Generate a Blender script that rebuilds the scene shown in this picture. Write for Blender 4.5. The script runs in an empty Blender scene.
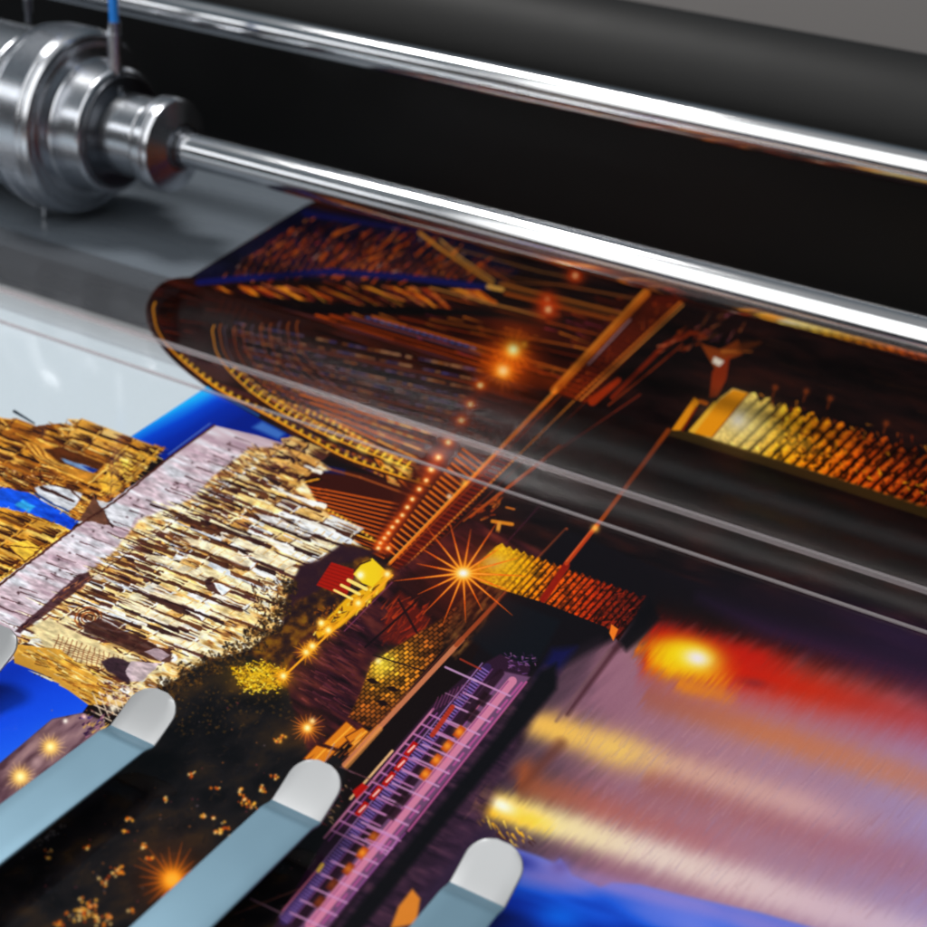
import bpy, bmesh, math, random
import numpy as np
from mathutils import Vector, Matrix

S = bpy.context.scene
COL = S.collection

# ------------------------------------------------------------------ camera
CAM_H = .26
X_AX = Vector((0.86988539, -0.28880675, 0.39986256))
Y_AX = Vector((0.48590989, 0.36237797, -0.79534507))
Z_AX = Vector((0.08479964, 0.88615623, 0.45556136))
cam_d = bpy.data.cameras.new('camera')
cam = bpy.data.objects.new('camera', cam_d); COL.objects.link(cam)
cam.matrix_world = Matrix(((*X_AX, 0), (*Y_AX, 0), (*Z_AX, CAM_H), (0, 0, 0, 1)))
cam_d.sensor_width = 36
cam_d.lens = 1500.14 / 927 * 36
cam_d.clip_start = .01; cam_d.clip_end = 60
cam_d.dof.use_dof = True
cam_d.dof.focus_distance = .45
cam_d.dof.aperture_fstop = 14
S.camera = cam

# ------------------------------------------------------------------ world: a dim studio
w = bpy.data.worlds.new('World'); S.world = w; w.use_nodes = True
nt = w.node_tree; nt.nodes.clear()
out = nt.nodes.new('ShaderNodeOutputWorld'); bg = nt.nodes.new('ShaderNodeBackground')
tc = nt.nodes.new('ShaderNodeTexCoord'); sx = nt.nodes.new('ShaderNodeSeparateXYZ')
rm = nt.nodes.new('ShaderNodeValToRGB')
nt.links.new(tc.outputs['Generated'], sx.inputs[0]); nt.links.new(sx.outputs['Z'], rm.inputs[0])
nt.links.new(rm.outputs[0], bg.inputs[0]); nt.links.new(bg.outputs[0], out.inputs[0])
cr = rm.color_ramp
cr.elements[0].position = 0; cr.elements[0].color = (.02, .02, .022, 1)
cr.elements[1].position = 1; cr.elements[1].color = (.42, .43, .44, 1)
for p, c in ((.2, (.03, .035, .04, 1)), (.4, (.07, .085, .10, 1)), (.62, (.12, .16, .19, 1)), (.8, (.22, .25, .28, 1))):
    e = cr.elements.new(p); e.color = c
bg.inputs[1].default_value = .6

S.view_settings.view_transform = 'Standard'
S.view_settings.look = 'None'
S.view_settings.exposure = 0
S.view_settings.gamma = 1

def area(name, loc, aim, sx_, sy_, power, color=(1, 1, 1)):
    d = bpy.data.lights.new(name, 'AREA'); d.shape = 'RECTANGLE'; d.size = sx_; d.size_y = sy_
    d.energy = power; d.color = color
    o = bpy.data.objects.new(name, d); COL.objects.link(o)
    o.location = loc
    o.rotation_euler = (Vector(aim) - Vector(loc)).to_track_quat('-Z', 'Y').to_euler()
    return o
area('key_softbox', (-.95, .60, 1.45), (-.2, .3, 0), .4, .4, 16.5, (1, .985, .96))
area('front_softbox', (-.35, -.70, 1.15), (-.25, .55, .05), 1.5, 1.9, 16, (1, .99, .97))
area('side_softbox', (-1.75, -.75, .85), (-.45, .6, .05), 1.1, .3, 2.6, (.96, .98, 1))

# ------------------------------------------------------------------ helpers
def mat(name):
    m = bpy.data.materials.new(name); m.use_nodes = True
    return m, m.node_tree, m.node_tree.nodes['Principled BSDF']

def simple(name, col, rough=.5, metal=0, noise=0, nscale=40, stretch=(1, 1, 1), bump=0, **kw):
    m, t, b = mat(name)
    b.inputs['Base Color'].default_value = (*col, 1)
    b.inputs['Roughness'].default_value = rough
    b.inputs['Metallic'].default_value = metal
    for k, v in kw.items(): b.inputs[k.replace('_', ' ')].default_value = v
    if noise or bump:
        tcn = t.nodes.new('ShaderNodeTexCoord'); mp = t.nodes.new('ShaderNodeMapping'); nz = t.nodes.new('ShaderNodeTexNoise')
        mp.inputs['Scale'].default_value = stretch; nz.inputs['Scale'].default_value = nscale; nz.inputs['Detail'].default_value = 5
        t.links.new(tcn.outputs['Object'], mp.inputs[0]); t.links.new(mp.outputs[0], nz.inputs[0])
        mr = t.nodes.new('ShaderNodeMapRange')
        mr.inputs[3].default_value = max(.02, rough - noise); mr.inputs[4].default_value = rough + noise
        t.links.new(nz.outputs[0], mr.inputs[0]); t.links.new(mr.outputs[0], b.inputs['Roughness'])
        if bump:
            bp = t.nodes.new('ShaderNodeBump'); bp.inputs['Strength'].default_value = bump; bp.inputs['Distance'].default_value = .0005
            t.links.new(nz.outputs[0], bp.inputs['Height']); t.links.new(bp.outputs[0], b.inputs['Normal'])
    return m

def obj(name, bm, m, parent=None, smooth=None, loc=None):
    me = bpy.data.meshes.new(name)
    bmesh.ops.recalc_face_normals(bm, faces=bm.faces)
    if smooth is not None:
        for f in bm.faces: f.smooth = True
        for e in bm.edges:
            if len(e.link_faces) == 2 and e.calc_face_angle(0) > math.radians(smooth): e.smooth = False
    bm.to_mesh(me); bm.free()
    if m: me.materials.append(m)
    o = bpy.data.objects.new(name, me); COL.objects.link(o)
    if parent: o.parent = parent
    if loc: o.location = loc
    if smooth is not None:
        wn = o.modifiers.new('normals', 'WEIGHTED_NORMAL'); wn.keep_sharp = True; wn.weight = 100
    return o

def empty(name, loc=(0, 0, 0)):
    o = bpy.data.objects.new(name, None); COL.objects.link(o); o.location = loc; o.empty_display_size = .01
    return o

def tag(o, label=None, cat=None, group=None, kind=None):
    if label: o['label'] = label
    if cat: o['category'] = cat
    if group: o['group'] = group
    if kind: o['kind'] = kind

def lathe_x(prof, n=96, knurl=None):
    """surface of revolution about +X from (x, r) pairs; knurl = (x0, x1, teeth, depth)"""
    bm = bmesh.new(); rings = []
    for (x, r) in prof:
        ring = []
        for i in range(n):
            a = 2 * math.pi * i / n
            rr = r
            if knurl and knurl[0] <= x <= knurl[1] and i % 2: rr = r - knurl[2]
            ring.append(bm.verts.new((x, rr * math.cos(a), rr * math.sin(a))))
        rings.append(ring)
    for a, b in zip(rings, rings[1:]):
        for i in range(n):
            bm.faces.new((a[i], a[(i + 1) % n], b[(i + 1) % n], b[i]))
    bm.faces.new(rings[0]); bm.faces.new(rings[-1])
    return bm

def bevel_prof(p, b=.0006):
    """round the corners of an (x, r) profile a little"""
    o = [p[0]]
    for i in range(1, len(p) - 1):
        P = Vector(p[i]); A = Vector(p[i - 1]); B = Vector(p[i + 1])
        da = (A - P); db = (B - P)
        ba = min(b, da.length * .4); bb = min(b, db.length * .4)
        if da.length == 0 or db.length == 0: o.append(tuple(P)); continue
        q0 = P + da.normalized() * ba; q2 = P + db.normalized() * bb
        for t in (0, .33, .67, 1):
            o.append(tuple((1 - t) ** 2 * q0 + 2 * t * (1 - t) * P + t * t * q2))
    o.append(p[-1]); return o

def extrude_yz(pts, x0, x1, bev=0, seg=2):
    """closed polygon in YZ swept along X"""
    bm = bmesh.new()
    a = [bm.verts.new((x0, y, z)) for y, z in pts]; b = [bm.verts.new((x1, y, z)) for y, z in pts]
    n = len(pts)
    for i in range(n): bm.faces.new((a[i], a[(i + 1) % n], b[(i + 1) % n], b[i]))
    bm.faces.new(a); bm.faces.new(b[::-1])
    if bev: bmesh.ops.bevel(bm, geom=bm.edges[:], offset=bev, segments=seg, affect='EDGES', profile=.5)
    return bm

def tube(path, r, n=20, radii=None):
    bm = bmesh.new(); rings = []
    P = [Vector(p) for p in path]
    for i, p in enumerate(P):
        t = (P[min(i + 1, len(P) - 1)] - P[max(i - 1, 0)]).normalized()
        u = t.cross(Vector((0, 1, 0))).normalized(); v = t.cross(u)
        rr = radii[i] if radii else r
        rings.append([bm.verts.new(p + rr * (math.cos(a) * u + math.sin(a) * v)) for a in [2 * math.pi * k / n for k in range(n)]])
    for a, b in zip(rings, rings[1:]):
        for k in range(n): bm.faces.new((a[k], a[(k + 1) % n], b[(k + 1) % n], b[k]))
    bm.faces.new(rings[0]); bm.faces.new(rings[-1])
    return bm

# ------------------------------------------------------------------ the printed picture, painted with numpy strokes
#@PAINT
PI = math.pi
SC = 2.0; OX, OY, PW, PH = -70, 190, 1070, 800      # drawing area of the picture, in drawing units
cw, chh = int(PW * SC), int(PH * SC)
cv = np.zeros((chh, cw, 3), np.float32)
rng = np.random.RandomState(7)
TAB = rng.rand(256, 256).astype(np.float32)
GY, GX = np.mgrid[0:chh, 0:cw].astype(np.float32)
GX = GX / SC + OX; GY = GY / SC + OY

def vnoise(x, y, seed=0):
    x = x + seed * 17.3; y = y + seed * 9.1
    xi = np.floor(x).astype(int); yi = np.floor(y).astype(int)
    fx = x - xi; fy = y - yi; fx = fx * fx * (3 - 2 * fx); fy = fy * fy * (3 - 2 * fy)
    a = TAB[yi & 255, xi & 255]; b = TAB[yi & 255, (xi + 1) & 255]; c = TAB[(yi + 1) & 255, xi & 255]; d = TAB[(yi + 1) & 255, (xi + 1) & 255]
    return (a * (1 - fx) + b * fx) * (1 - fy) + (c * (1 - fx) + d * fx) * fy

def dnoise(X, Y, ang, lx, ly, seed=0, octv=2):
    """noise stretched along the direction ang (degrees, y downwards)"""
    c, s = math.cos(math.radians(ang)), math.sin(math.radians(ang))
    u = (X * c + Y * s) / lx; v = (-X * s + Y * c) / ly
    n = vnoise(u, v, seed); tot = 1.; a = .5
    for k in range(octv - 1):
        n = n + a * vnoise(u * 2 ** (k + 1), v * 2 ** (k + 1), seed + 3 + k); tot += a; a *= .5
    return n / tot

def C(c): return np.array(c, np.float32) / 255.

def bb(x0, y0, x1, y1):
    i0 = max(0, int((x0 - OX) * SC)); i1 = min(cw, int((x1 - OX) * SC) + 2)
    j0 = max(0, int((y0 - OY) * SC)); j1 = min(chh, int((y1 - OY) * SC) + 2)
    return (slice(j0, j1), slice(i0, i1)) if i1 > i0 and j1 > j0 else None

def put(sl, m, col):
    r = cv[sl]; r += (col - r) * m[..., None]

def pmask(sl, pts, soft):
    X = GX[sl]; Y = GY[sl]; n = len(pts)
    ins = np.zeros(X.shape, bool); d2 = np.full(X.shape, 1e9, np.float32)
    for i in range(n):
        x0, y0 = pts[i]; x1, y1 = pts[(i + 1) % n]
        if y0 != y1:
            cnd = ((y0 > Y) != (y1 > Y)) & (X < (x1 - x0) * (Y - y0) / (y1 - y0) + x0); ins ^= cnd
        dx, dy = x1 - x0, y1 - y0; L = dx * dx + dy * dy + 1e-9
        t = np.clip(((X - x0) * dx + (Y - y0) * dy) / L, 0, 1)
        d2 = np.minimum(d2, (X - x0 - t * dx) ** 2 + (Y - y0 - t * dy) ** 2)
    d = np.sqrt(d2); sd = np.where(ins, d, -d)
    return np.clip(sd / soft + .5, 0, 1)

def poly(pts, col, a=1, soft=.7, fn=None, rag=0):
    xs = [p[0] for p in pts]; ys = [p[1] for p in pts]; e = soft + rag
    sl = bb(min(xs) - e, min(ys) - e, max(xs) + e, max(ys) + e)
    if sl is None: return
    m = pmask(sl, pts, soft) * a
    c = fn(GX[sl], GY[sl]) if fn else C(col)
    if isinstance(c, tuple): c, am = c; m = m * am
    put(sl, m, c)

def seg(p, q, w, col, a=1, w2=None, soft=.6):
    w2 = w if w2 is None else w2; W = max(w, w2) / 2 + soft
    sl = bb(min(p[0], q[0]) - W, min(p[1], q[1]) - W, max(p[0], q[0]) + W, max(p[1], q[1]) + W)
    if sl is None: return
    X = GX[sl]; Y = GY[sl]; dx, dy = q[0] - p[0], q[1] - p[1]; L = dx * dx + dy * dy + 1e-9
    t = np.clip(((X - p[0]) * dx + (Y - p[1]) * dy) / L, 0, 1)
    d = np.sqrt((X - p[0] - t * dx) ** 2 + (Y - p[1] - t * dy) ** 2)
    m = np.clip((w + (w2 - w) * t) / 2 / soft - d / soft + .5, 0, 1) * a
    put(sl, m, C(col))

def pline(pts, w, col, a=1, soft=.6):
    for p, q in zip(pts, pts[1:]): seg(p, q, w, col, a, None, soft)

def smooth(pts, n=10):
    """Catmull-Rom through the points"""
    P = [pts[0]] + list(pts) + [pts[-1]]; o = []
    for i in range(1, len(P) - 2):
        a, b, c, d = [np.array(P[k], float) for k in (i - 1, i, i + 1, i + 2)]
        for k in range(n):
            t = k / n
            o.append(tuple(.5 * (2 * b + (c - a) * t + (2 * a - 5 * b + 4 * c - d) * t * t + (3 * b - a - 3 * c + d) * t ** 3)))
    o.append(tuple(pts[-1])); return o

def glow(x, y, r, col, a=1, r2=None, ang=0, pw=1.):
    r2 = r2 or r; R = max(r, r2) * 2.6
    sl = bb(x - R, y - R, x + R, y + R)
    if sl is None: return
    X = GX[sl] - x; Y = GY[sl] - y; c, s = math.cos(math.radians(ang)), math.sin(math.radians(ang))
    u = (X * c + Y * s) / r; v = (-X * s + Y * c) / r2
    put(sl, a * np.exp(-(u * u + v * v) ** pw), C(col))

def star(x, y, R, n, col, core=2.5, rot=10, rays=1., corecol=(255, 245, 190)):
    glow(x, y, R * .9, col, .22)
    glow(x, y, R * .42, col, .45)
    for k in range(n):
        a = math.radians(rot + 360 * k / n + rng.uniform(-3, 3)); L = R * rng.uniform(.7, 1.05)
        seg((x, y), (x + L * math.cos(a), y + L * math.sin(a) * .92), 1.5 * rays, col, .85, .3)
    glow(x, y, core * 1.7, (255, 190, 60), .9); glow(x, y, core, corecol, 1)

def lerp(p, q, t): return (p[0] + (q[0] - p[0]) * t, p[1] + (q[1] - p[1]) * t)

def strokes(region, n, pal, ang, lmin, lmax, wmin, wmax, jit=5, seed=0, a=.9):
    """many short brush strokes with their middle inside a polygon"""
    rs = np.random.RandomState(seed); xs = [p[0] for p in region]; ys = [p[1] for p in region]
    R = np.array(region, float); k = 0
    while k < n:
        x = rs.uniform(min(xs), max(xs)); y = rs.uniform(min(ys), max(ys)); ins = False
        for i in range(len(R)):
            x0, y0 = R[i]; x1, y1 = R[(i + 1) % len(R)]
            if (y0 > y) != (y1 > y) and x < (x1 - x0) * (y - y0) / (y1 - y0) + x0: ins = not ins
        k += 1
        if not ins: continue
        t = math.radians(ang + rs.uniform(-jit, jit)); L = rs.uniform(lmin, lmax) / 2
        c = pal[rs.randint(len(pal))]; c = np.clip(np.array(c) * rs.uniform(.85, 1.12), 0, 255)
        seg((x - L * math.cos(t), y - L * math.sin(t)), (x + L * math.cos(t), y + L * math.sin(t)), rs.uniform(wmin, wmax), c, a, rs.uniform(0, wmin))

def mixc(t, stops):
    """piecewise colour ramp; t array, stops [(pos, rgb)]"""
    ps = [s[0] for s in stops]; o = np.empty(t.shape + (3,), np.float32)
    for k in range(3): o[..., k] = np.interp(t, ps, [s[1][k] / 255. for s in stops])
    return o

# ---- ground of the sheet: white paper, then the dark picture
cv[:] = C((196, 206, 213))
edge_arch = smooth([(190, 277), (172, 279), (157, 287), (147, 303), (146, 318), (152, 334), (167, 354), (186, 372), (207, 388)], 8)
poly([(305, 205)] + edge_arch + [(131, 437), (166, 449), (100, 500), (80, 525), (-70, 470), (-70, 1000), (1010, 1000), (1010, 180), (330, 180)], (20, 11, 11))
D = dict(fn=None)
def darkfill(X, Y):
    n = dnoise(X, Y, 15, 40, 10, 5, 3)
    return mixc(n, [(.2, (12, 7, 8)), (.55, (26, 13, 13)), (.9, (44, 20, 16))])
poly([(305, 205)] + edge_arch + [(300, 440), (420, 480), (640, 640), (1010, 760), (1010, 180)], 0, fn=darkfill)

# ================= rear part of the picture
# latticed girder with shards
reg = [(305, 207), (450, 230), (520, 272), (500, 286), (420, 282), (196, 281)]
poly(reg, (18, 14, 30))
strokes([(300, 222), (430, 236), (500, 272), (470, 281), (225, 276)], 300, [(120, 45, 15), (150, 60, 20), (90, 30, 18), (60, 22, 20), (170, 85, 30), (35, 20, 40), (15, 10, 22)], -38, 8, 30, 1.2, 4.2, 18, 3)
for k in range(34):
    x = 235 + k * 7.6; seg((x, 276 + k * .1), (x + 26, 226 + k * 1.35), 1.3, (150, 66, 24), .6); seg((x + 4, 228 + k * 1.3), (x + 22, 276), 1.2, (100, 46, 30), .5)
strokes([(300, 222), (440, 236), (500, 272), (470, 281), (225, 276)], 90, [(14, 9, 18), (20, 14, 40), (10, 7, 10)], 70, 8, 26, 1, 3, 25, 4)
strokes([(300, 216), (430, 232), (490, 268), (470, 278), (215, 276)], 120, [(185, 90, 35), (150, 120, 110), (190, 110, 40), (130, 40, 50)], -35, 3, 9, .6, 1.6, 20, 5)
for k in range(5): seg((196 + 11 * k, 277 - 4 * k), (214 + 10 * k, 264 - 4 * k), 1.2, (190, 195, 205), .8, .4)
poly([(305, 207), (322, 209), (215, 277), (190, 278)], (14, 14, 34), .9)
seg((305, 214), (420, 232), 6, (18, 20, 70), .7, 1)
pline([(198, 283), (240, 279), (330, 272), (400, 277), (488, 288)], 6, (20, 22, 74), .95)
pline([(230, 287), (330, 286), (400, 290), (486, 291)], 3, (8, 6, 12), .9)
# leaf shaped shards
reg = [(205, 288), (330, 284), (480, 291), (476, 316), (345, 309), (250, 312)]
poly(reg, (26, 10, 8))
for k in range(13):
    x = 212 + k * 21 + rng.uniform(-6, 6); y = 287 + (k > 8) * (k - 8) * .8
    L = 30 + rng.uniform(0, 26); c = [(175, 80, 20), (200, 110, 25), (140, 50, 20), (215, 130, 40)][k % 4]
    hh_ = rng.uniform(12, 21); poly([(x, y), (x + rng.uniform(6, 14), y), (x + L, y + hh_), (x + L - 3, y + hh_ + 1)], c, .85, 1.2)
    seg((x + 4, y + 3), (x + L - 18, y + 16), 1.2, (110, 40, 40), .9)
    seg((x + 10, y + 1), (x + L - 4, y + 19), 1.0, (235, 165, 60), .7)
strokes(reg, 150, [(150, 60, 25), (90, 30, 20), (180, 95, 60), (40, 14, 20)], 24, 6, 22, .8, 2, 8, 8)
poly([(190, 290), (350, 305), (480, 311), (520, 318), (320, 315), (240, 312)], (10, 8, 10), .92, 2)
# receding beams on the right of them
reg = [(320, 315), (470, 316), (560, 330), (600, 300), (660, 290), (556, 392), (500, 380)]
poly(reg, (46, 14, 9), .9, 3)
for k, (p, q, c) in enumerate([((316, 316), (500, 372), (190, 80, 25)), ((330, 316), (520, 372), (150, 60, 20)), ((345, 316), (560, 378), (120, 45, 18)),
        ((372, 317), (575, 374), (165, 85, 30)), ((400, 318), (590, 360), (110, 40, 16)), ((430, 320), (600, 352), (150, 80, 30)), ((440, 296), (610, 338), (130, 60, 22)),
        ((470, 302), (560, 316), (90, 50, 30)), ((350, 318), (480, 355), (60, 50, 70)), ((500, 288), (640, 322), (120, 70, 30)), ((498, 275), (642, 300), (90, 50, 20)), ((430, 288), (545, 318), (175, 120, 60))]):
    seg(p, q, 2.6 - .1 * k, c, .85, 1.6)
    seg((p[0], p[1] + 3), (q[0], q[1] + 4), 2, (16, 6, 6), .8)
strokes(reg, 260, [(140, 55, 20), (80, 25, 14), (190, 110, 40), (24, 9, 9), (110, 40, 60)], 17, 5, 26, .7, 2.2, 5, 9, .8)
for k in range(16):
    x = 366 + k * 7; seg((x, 318 + k * 2), (x + 4, 319.2 + k * 2), 1.8, (60, 90, 150), .8)
pline([(419, 233), (440, 249), (468, 268), (492, 284)], 3.2, (165, 110, 45), .95)
pline([(440, 240), (460, 258), (494, 281)], 1.6, (190, 140, 70), .9)
pline([(488, 287), (502, 290)], 4, (200, 150, 75)); seg((500, 284), (640, 318), 2.6, (170, 100, 40), .9); seg((505, 294), (620, 322), 3.4, (140, 70, 25), .9)
pline([(497, 283), (560, 285), (640, 300)], 1.4, (120, 70, 35), .8); pline([(440, 245), (540, 272), (580, 280)], 1.2, (120, 80, 40), .8)
for k in range(7): seg((480 + 4 * k, 262 + 3 * k), (484 + 5 * k, 274 + 1.5 * k), 1, (150, 75, 30), .8)
for x, y, s in ((547, 300, 5), (548, 310, 7), (575, 276, 5)):
    glow(x, y, s * 1.8, (190, 60, 15), .8); glow(x, y, s * .45, (230, 200, 150), .9)
# right hand deck behind the strip
poly([(552, 392), (640, 296), (690, 296), (584, 404)], (70, 20, 10), .95, 1.5)
for k in range(22):
    t = k / 22; p = lerp((560, 392), (646, 297), t); seg(p, (p[0] + 26, p[1] + 9), 1.6, (120 - 2 * k, 36, 14), .6)
strokes([(560, 390), (646, 298), (676, 300), (584, 402)], 160, [(130, 48, 16), (60, 18, 10), (160, 70, 22)], -46, 3, 8, .8, 1.8, 50, 11, .8)
seg((554, 391), (646, 293), 8, (165, 88, 26), .95); seg((554, 389), (645, 290), 1.3, (225, 150, 60), .6)
strokes([(550, 393), (642, 293), (650, 297), (558, 397)], 120, [(200, 120, 40), (120, 50, 16)], 20, 2, 5, .6, 1.4, 60, 12, .9)
seg((563, 393), (655, 296), 1.2, (20, 8, 8), .9); seg((588, 365), (630, 320), 1.6, (180, 150, 160), .7)
seg((576, 399), (680, 303), 2, (205, 115, 40), .9); seg((580, 401), (683, 305), 1.1, (225, 150, 70), .9)
for k in range(30): p = lerp((577, 398), (681, 303), k / 30); seg(p, (p[0] + 1.5, p[1] + .5), 1.6, (30, 10, 8), .8)
seg((592, 402), (618, 381), 9, (160, 50, 16), .8, 6, 2)
pline([(612, 398), (640, 370), (665, 345), (690, 333), (706, 338)], 4.5, (110, 34, 14), .85)
pline([(608, 406), (650, 372), (682, 345)], 1.6, (130, 50, 20), .8)
strokes([(650, 350), (690, 325), (710, 330), (700, 345), (664, 356)], 70, [(150, 60, 20), (90, 24, 12), (170, 90, 60)], -30, 4, 11, .8, 2, 20, 13)
strokes([(690, 320), (735, 312), (745, 330), (715, 345)], 50, [(110, 60, 70), (120, 70, 40), (60, 24, 16), (30, 14, 12)], -40, 5, 14, 1, 2.2, 30, 14)
poly([(700, 344), (720, 350), (738, 340), (742, 355), (722, 362), (716, 372)], (130, 60, 22), .9)
poly([(712, 372), (722, 362), (730, 355), (726, 380), (717, 397), (709, 398)], (125, 44, 18), .95)
poly([(714, 357), (724, 362), (719, 367), (712, 363)], (215, 205, 190)); seg((722, 352), (752, 352), 3.5, (165, 95, 40), .9, 1)
seg((741, 348), (760, 343), 10, (95, 45, 18), .8, 3, 3)
# big lit ridged roof
def roof_u(X, Y):
    t = ((X - 690) + (Y - 410) * .38) / 240
    base = mixc(t, [(0, (222, 150, 30)), (.08, (215, 158, 50)), (.14, (226, 196, 120)), (.30, (228, 190, 96)), (.42, (226, 152, 30)), (.58, (214, 112, 18)), (.78, (180, 66, 14)), (1.0, (130, 40, 12))])
    s = (X + Y * 1.02) / 14.6; u = s - np.floor(s)
    on = np.clip((t - .18) / .12, 0, 1)
    bump = dnoise(X, Y, -45, 5, 4, 21, 2)
    rid = np.clip((u - .62) / .12, 0, 1) * np.clip((1.0 - u) / .1, 0, 1)
    dark = np.clip((bump - .50) * 7, 0, 1) * np.clip((t - .25) / .2, 0, 1)
    gr_ = dnoise(X, Y, 30, 2.2, 1.6, 24, 2); base = base * (.62 + .72 * gr_)[..., None]
    hl = np.clip((.3 - np.abs(u - .25)) * 4, 0, 1) * .25 * on
    c = base * (1 - .78 * rid * on)[..., None] * (1 - .6 * dark)[..., None] + hl[..., None] * C((250, 200, 60)) * (1 - dark)[..., None] * .8
    return np.clip(c, 0, 1)
rp = [(689, 431), (720, 398), (733, 389), (749, 394)]
for k in range(14):
    x = 755 + k * 14.6; y = 398 + k * 4.9; rp += [(x, y - 5), (x + 5, y + 5 + (k % 3)), (x + 10, y + 1)]
rp += [(975, 460), (975, 530), (927, 510), (838, 480), (712, 440)]
poly(rp, 0, fn=roof_u)
glow(744, 424, 34, (205, 188, 130), .7, 22, 15); glow(738, 420, 9, (205, 205, 215), .6); glow(790, 440, 26, (214, 180, 70), .4, 10, 20)
strokes([(749, 390), (927, 440), (927, 455), (760, 402)], 140, [(150, 70, 20), (60, 20, 12), (110, 40, 14), (190, 120, 40)], 60, 3, 8, .8, 2.4, 50, 15)
strokes([(770, 410), (940, 460), (940, 500), (800, 465)], 260, [(50, 16, 8), (90, 30, 10), (210, 140, 30)], 50, 2, 6, 1, 2.6, 60, 16, .8)
for (x, y) in ((775, 388), (806, 392), (830, 399), (886, 424)): glow(x, y, 3, (150, 70, 30), .8); seg((x, y), (x - 3, y + 10), 1.5, (110, 50, 20), .8)
poly([(671, 431), (694, 398), (700, 402), (680, 431)], (205, 132, 30)); seg((700, 402), (706, 404), 4, (170, 90, 30))
seg((682, 431), (696, 408), 2.2, (110, 34, 14)); poly([(688, 432), (714, 402), (717, 404), (694, 434)], (215, 165, 60))
poly([(694, 434), (720, 400), (733, 390), (748, 394), (712, 438)], (214, 140, 30)); seg((712, 438), (748, 394), 1.4, (110, 60, 20), .8)
poly([(671, 431), (680, 431), (712, 439), (927, 507), (975, 525), (975, 534), (920, 517), (838, 490), (700, 446), (668, 436)], (92, 72, 30), .55, 2)
strokes([(690, 330), (927, 345), (927, 430), (760, 385)], 40, [(34, 16, 12), (28, 12, 10), (50, 28, 18)], 15, 10, 50, .8, 2, 6, 17, .7)

# ================= arches
arcI = smooth([(155, 303), (153, 309), (154, 318), (157, 330), (168, 347), (190, 368), (222, 392), (262, 413), (300, 434), (345, 458), (390, 474), (430, 487)], 10)
poly(edge_arch[8:] + [(240, 402), (290, 434), (340, 462), (400, 484), (470, 505), (560, 400), (500, 372), (320, 318), (200, 287)], 0, .95, 2,
     fn=lambda X, Y: mixc(dnoise(X, Y, 17, 55, 2.6, 31, 2), [(.2, (20, 8, 8)), (.45, (44, 16, 10)), (.62, (80, 30, 14)), (.8, (52, 34, 48)), (.95, (120, 55, 22))]))
poly([(165, 290), (200, 288), (260, 300), (340, 330), (300, 345), (235, 330), (225, 345), (235, 370), (215, 365), (175, 345), (158, 320), (160, 300)], (24, 10, 9), .55, 3)
strokes([(165, 295), (225, 300), (215, 340), (230, 372), (180, 350), (160, 325)], 110, [(120, 50, 20), (30, 12, 10), (80, 26, 20), (16, 8, 8)], 12, 8, 26, .8, 1.8, 6, 32, .8)
# rows of stones and planks, fanning to the lamps
for k in range(15):
    a0 = (228 + k * 5 + (k > 9) * 12, 322 + k * 8.6); b0 = (455 + (7 - k) * 4, 372 + k * 9)
    n = 40
    for j in range(n):
        if rng.rand() < .22: continue
        t = j / n; p = lerp(a0, b0, t); q = lerp(a0, b0, t + .012 + .01 * rng.rand())
        c = [(195, 150, 110), (120, 110, 150), (70, 70, 130), (170, 110, 60)][rng.randint(4)] if k < 7 else [(220, 150, 60), (180, 90, 30), (120, 60, 70), (60, 50, 110)][rng.randint(4)]
        seg(p, q, 2.4 if k < 6 else 1.8, c, .5 + .4 * rng.rand())
    seg((a0[0], a0[1] + 4), (b0[0], b0[1] + 4), 1.6, (140, 62, 20) if k % 2 else (18, 7, 8), .7)
for k in range(9):
    p = (300 + k * 10, 395 + k * 8.2); q = (436 - k * 5, 436 + k * 8.4)
    seg(p, q, 2.0, (226, 128, 38), .9); seg((p[0], p[1] + 3), (q[0], q[1] + 3.4), 1.5, (14, 6, 6), .9)
    for j in range(7):
        t = rng.uniform(.5, .97); z = lerp(p, q, t); seg(z, (z[0] + 5, z[1] + 1.7), 2, (240, 200, 110), .9)
poly([(286, 350), (340, 368), (420, 398), (440, 408), (300, 362)], (40, 48, 120), .3, 4)
glow(420, 480, 60, (130, 44, 12), .5, 30, -50)
glow(360, 420, 80, (120, 44, 12), .4, 22, 28)
# scalloped bright arches
def arch(pts, w, hot=1., step=6.3, inner=True):
    pline(pts, w + 3.4, (18, 7, 6), .95, 1)
    pline(pts, w, (196, 112, 24), .95)
    pline([(x, y - .4) for x, y in pts], w * .4, (250, 196, 70), .8 * hot)
arch(arcI, 2.3, .8)
big2 = smooth([(214, 326), (212, 331), (213, 338), (216, 352), (226, 368), (246, 388), (272, 407), (305, 426), (345, 444), (385, 460), (412, 470)], 10)
arch(big2, 1.9, .9); off = [(x + 7, y - 1.5) for x, y in big2]; pline(off, 1.3, (170, 96, 26), .85)
acc = 0
for p, q in zip(arcI[44:], arcI[45:]):
    acc += math.dist(p, q)
    if acc > 6:
        acc = 0; glow(q[0] + 1, q[1] - 2.5, 2.0, (255, 205, 60), .95)
acc = 0; i = 0
for p, q in zip(big2[40:], big2[41:]):
    acc += math.dist(p, q)
    if acc > 7.2:
        acc = 0; i += 1; h = 6.5
        seg((q[0], q[1] - 1), (q[0] + 4.5, q[1] - h), 2.0, (240, 190, 50), .95); seg((q[0] + 4.5, q[1] - h), (q[0] + 9, q[1] - h + 2.2), 1.6, (220, 160, 40), .95)
for k in range(26):
    t = k / 25; x = 250 + 160 * t; y = 385 + 82 * t - 10 * math.sin(PI * t) + 6
    glow(x, y, 2.2, (255, 215, 90), .9 if t > .35 else .5)
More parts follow.
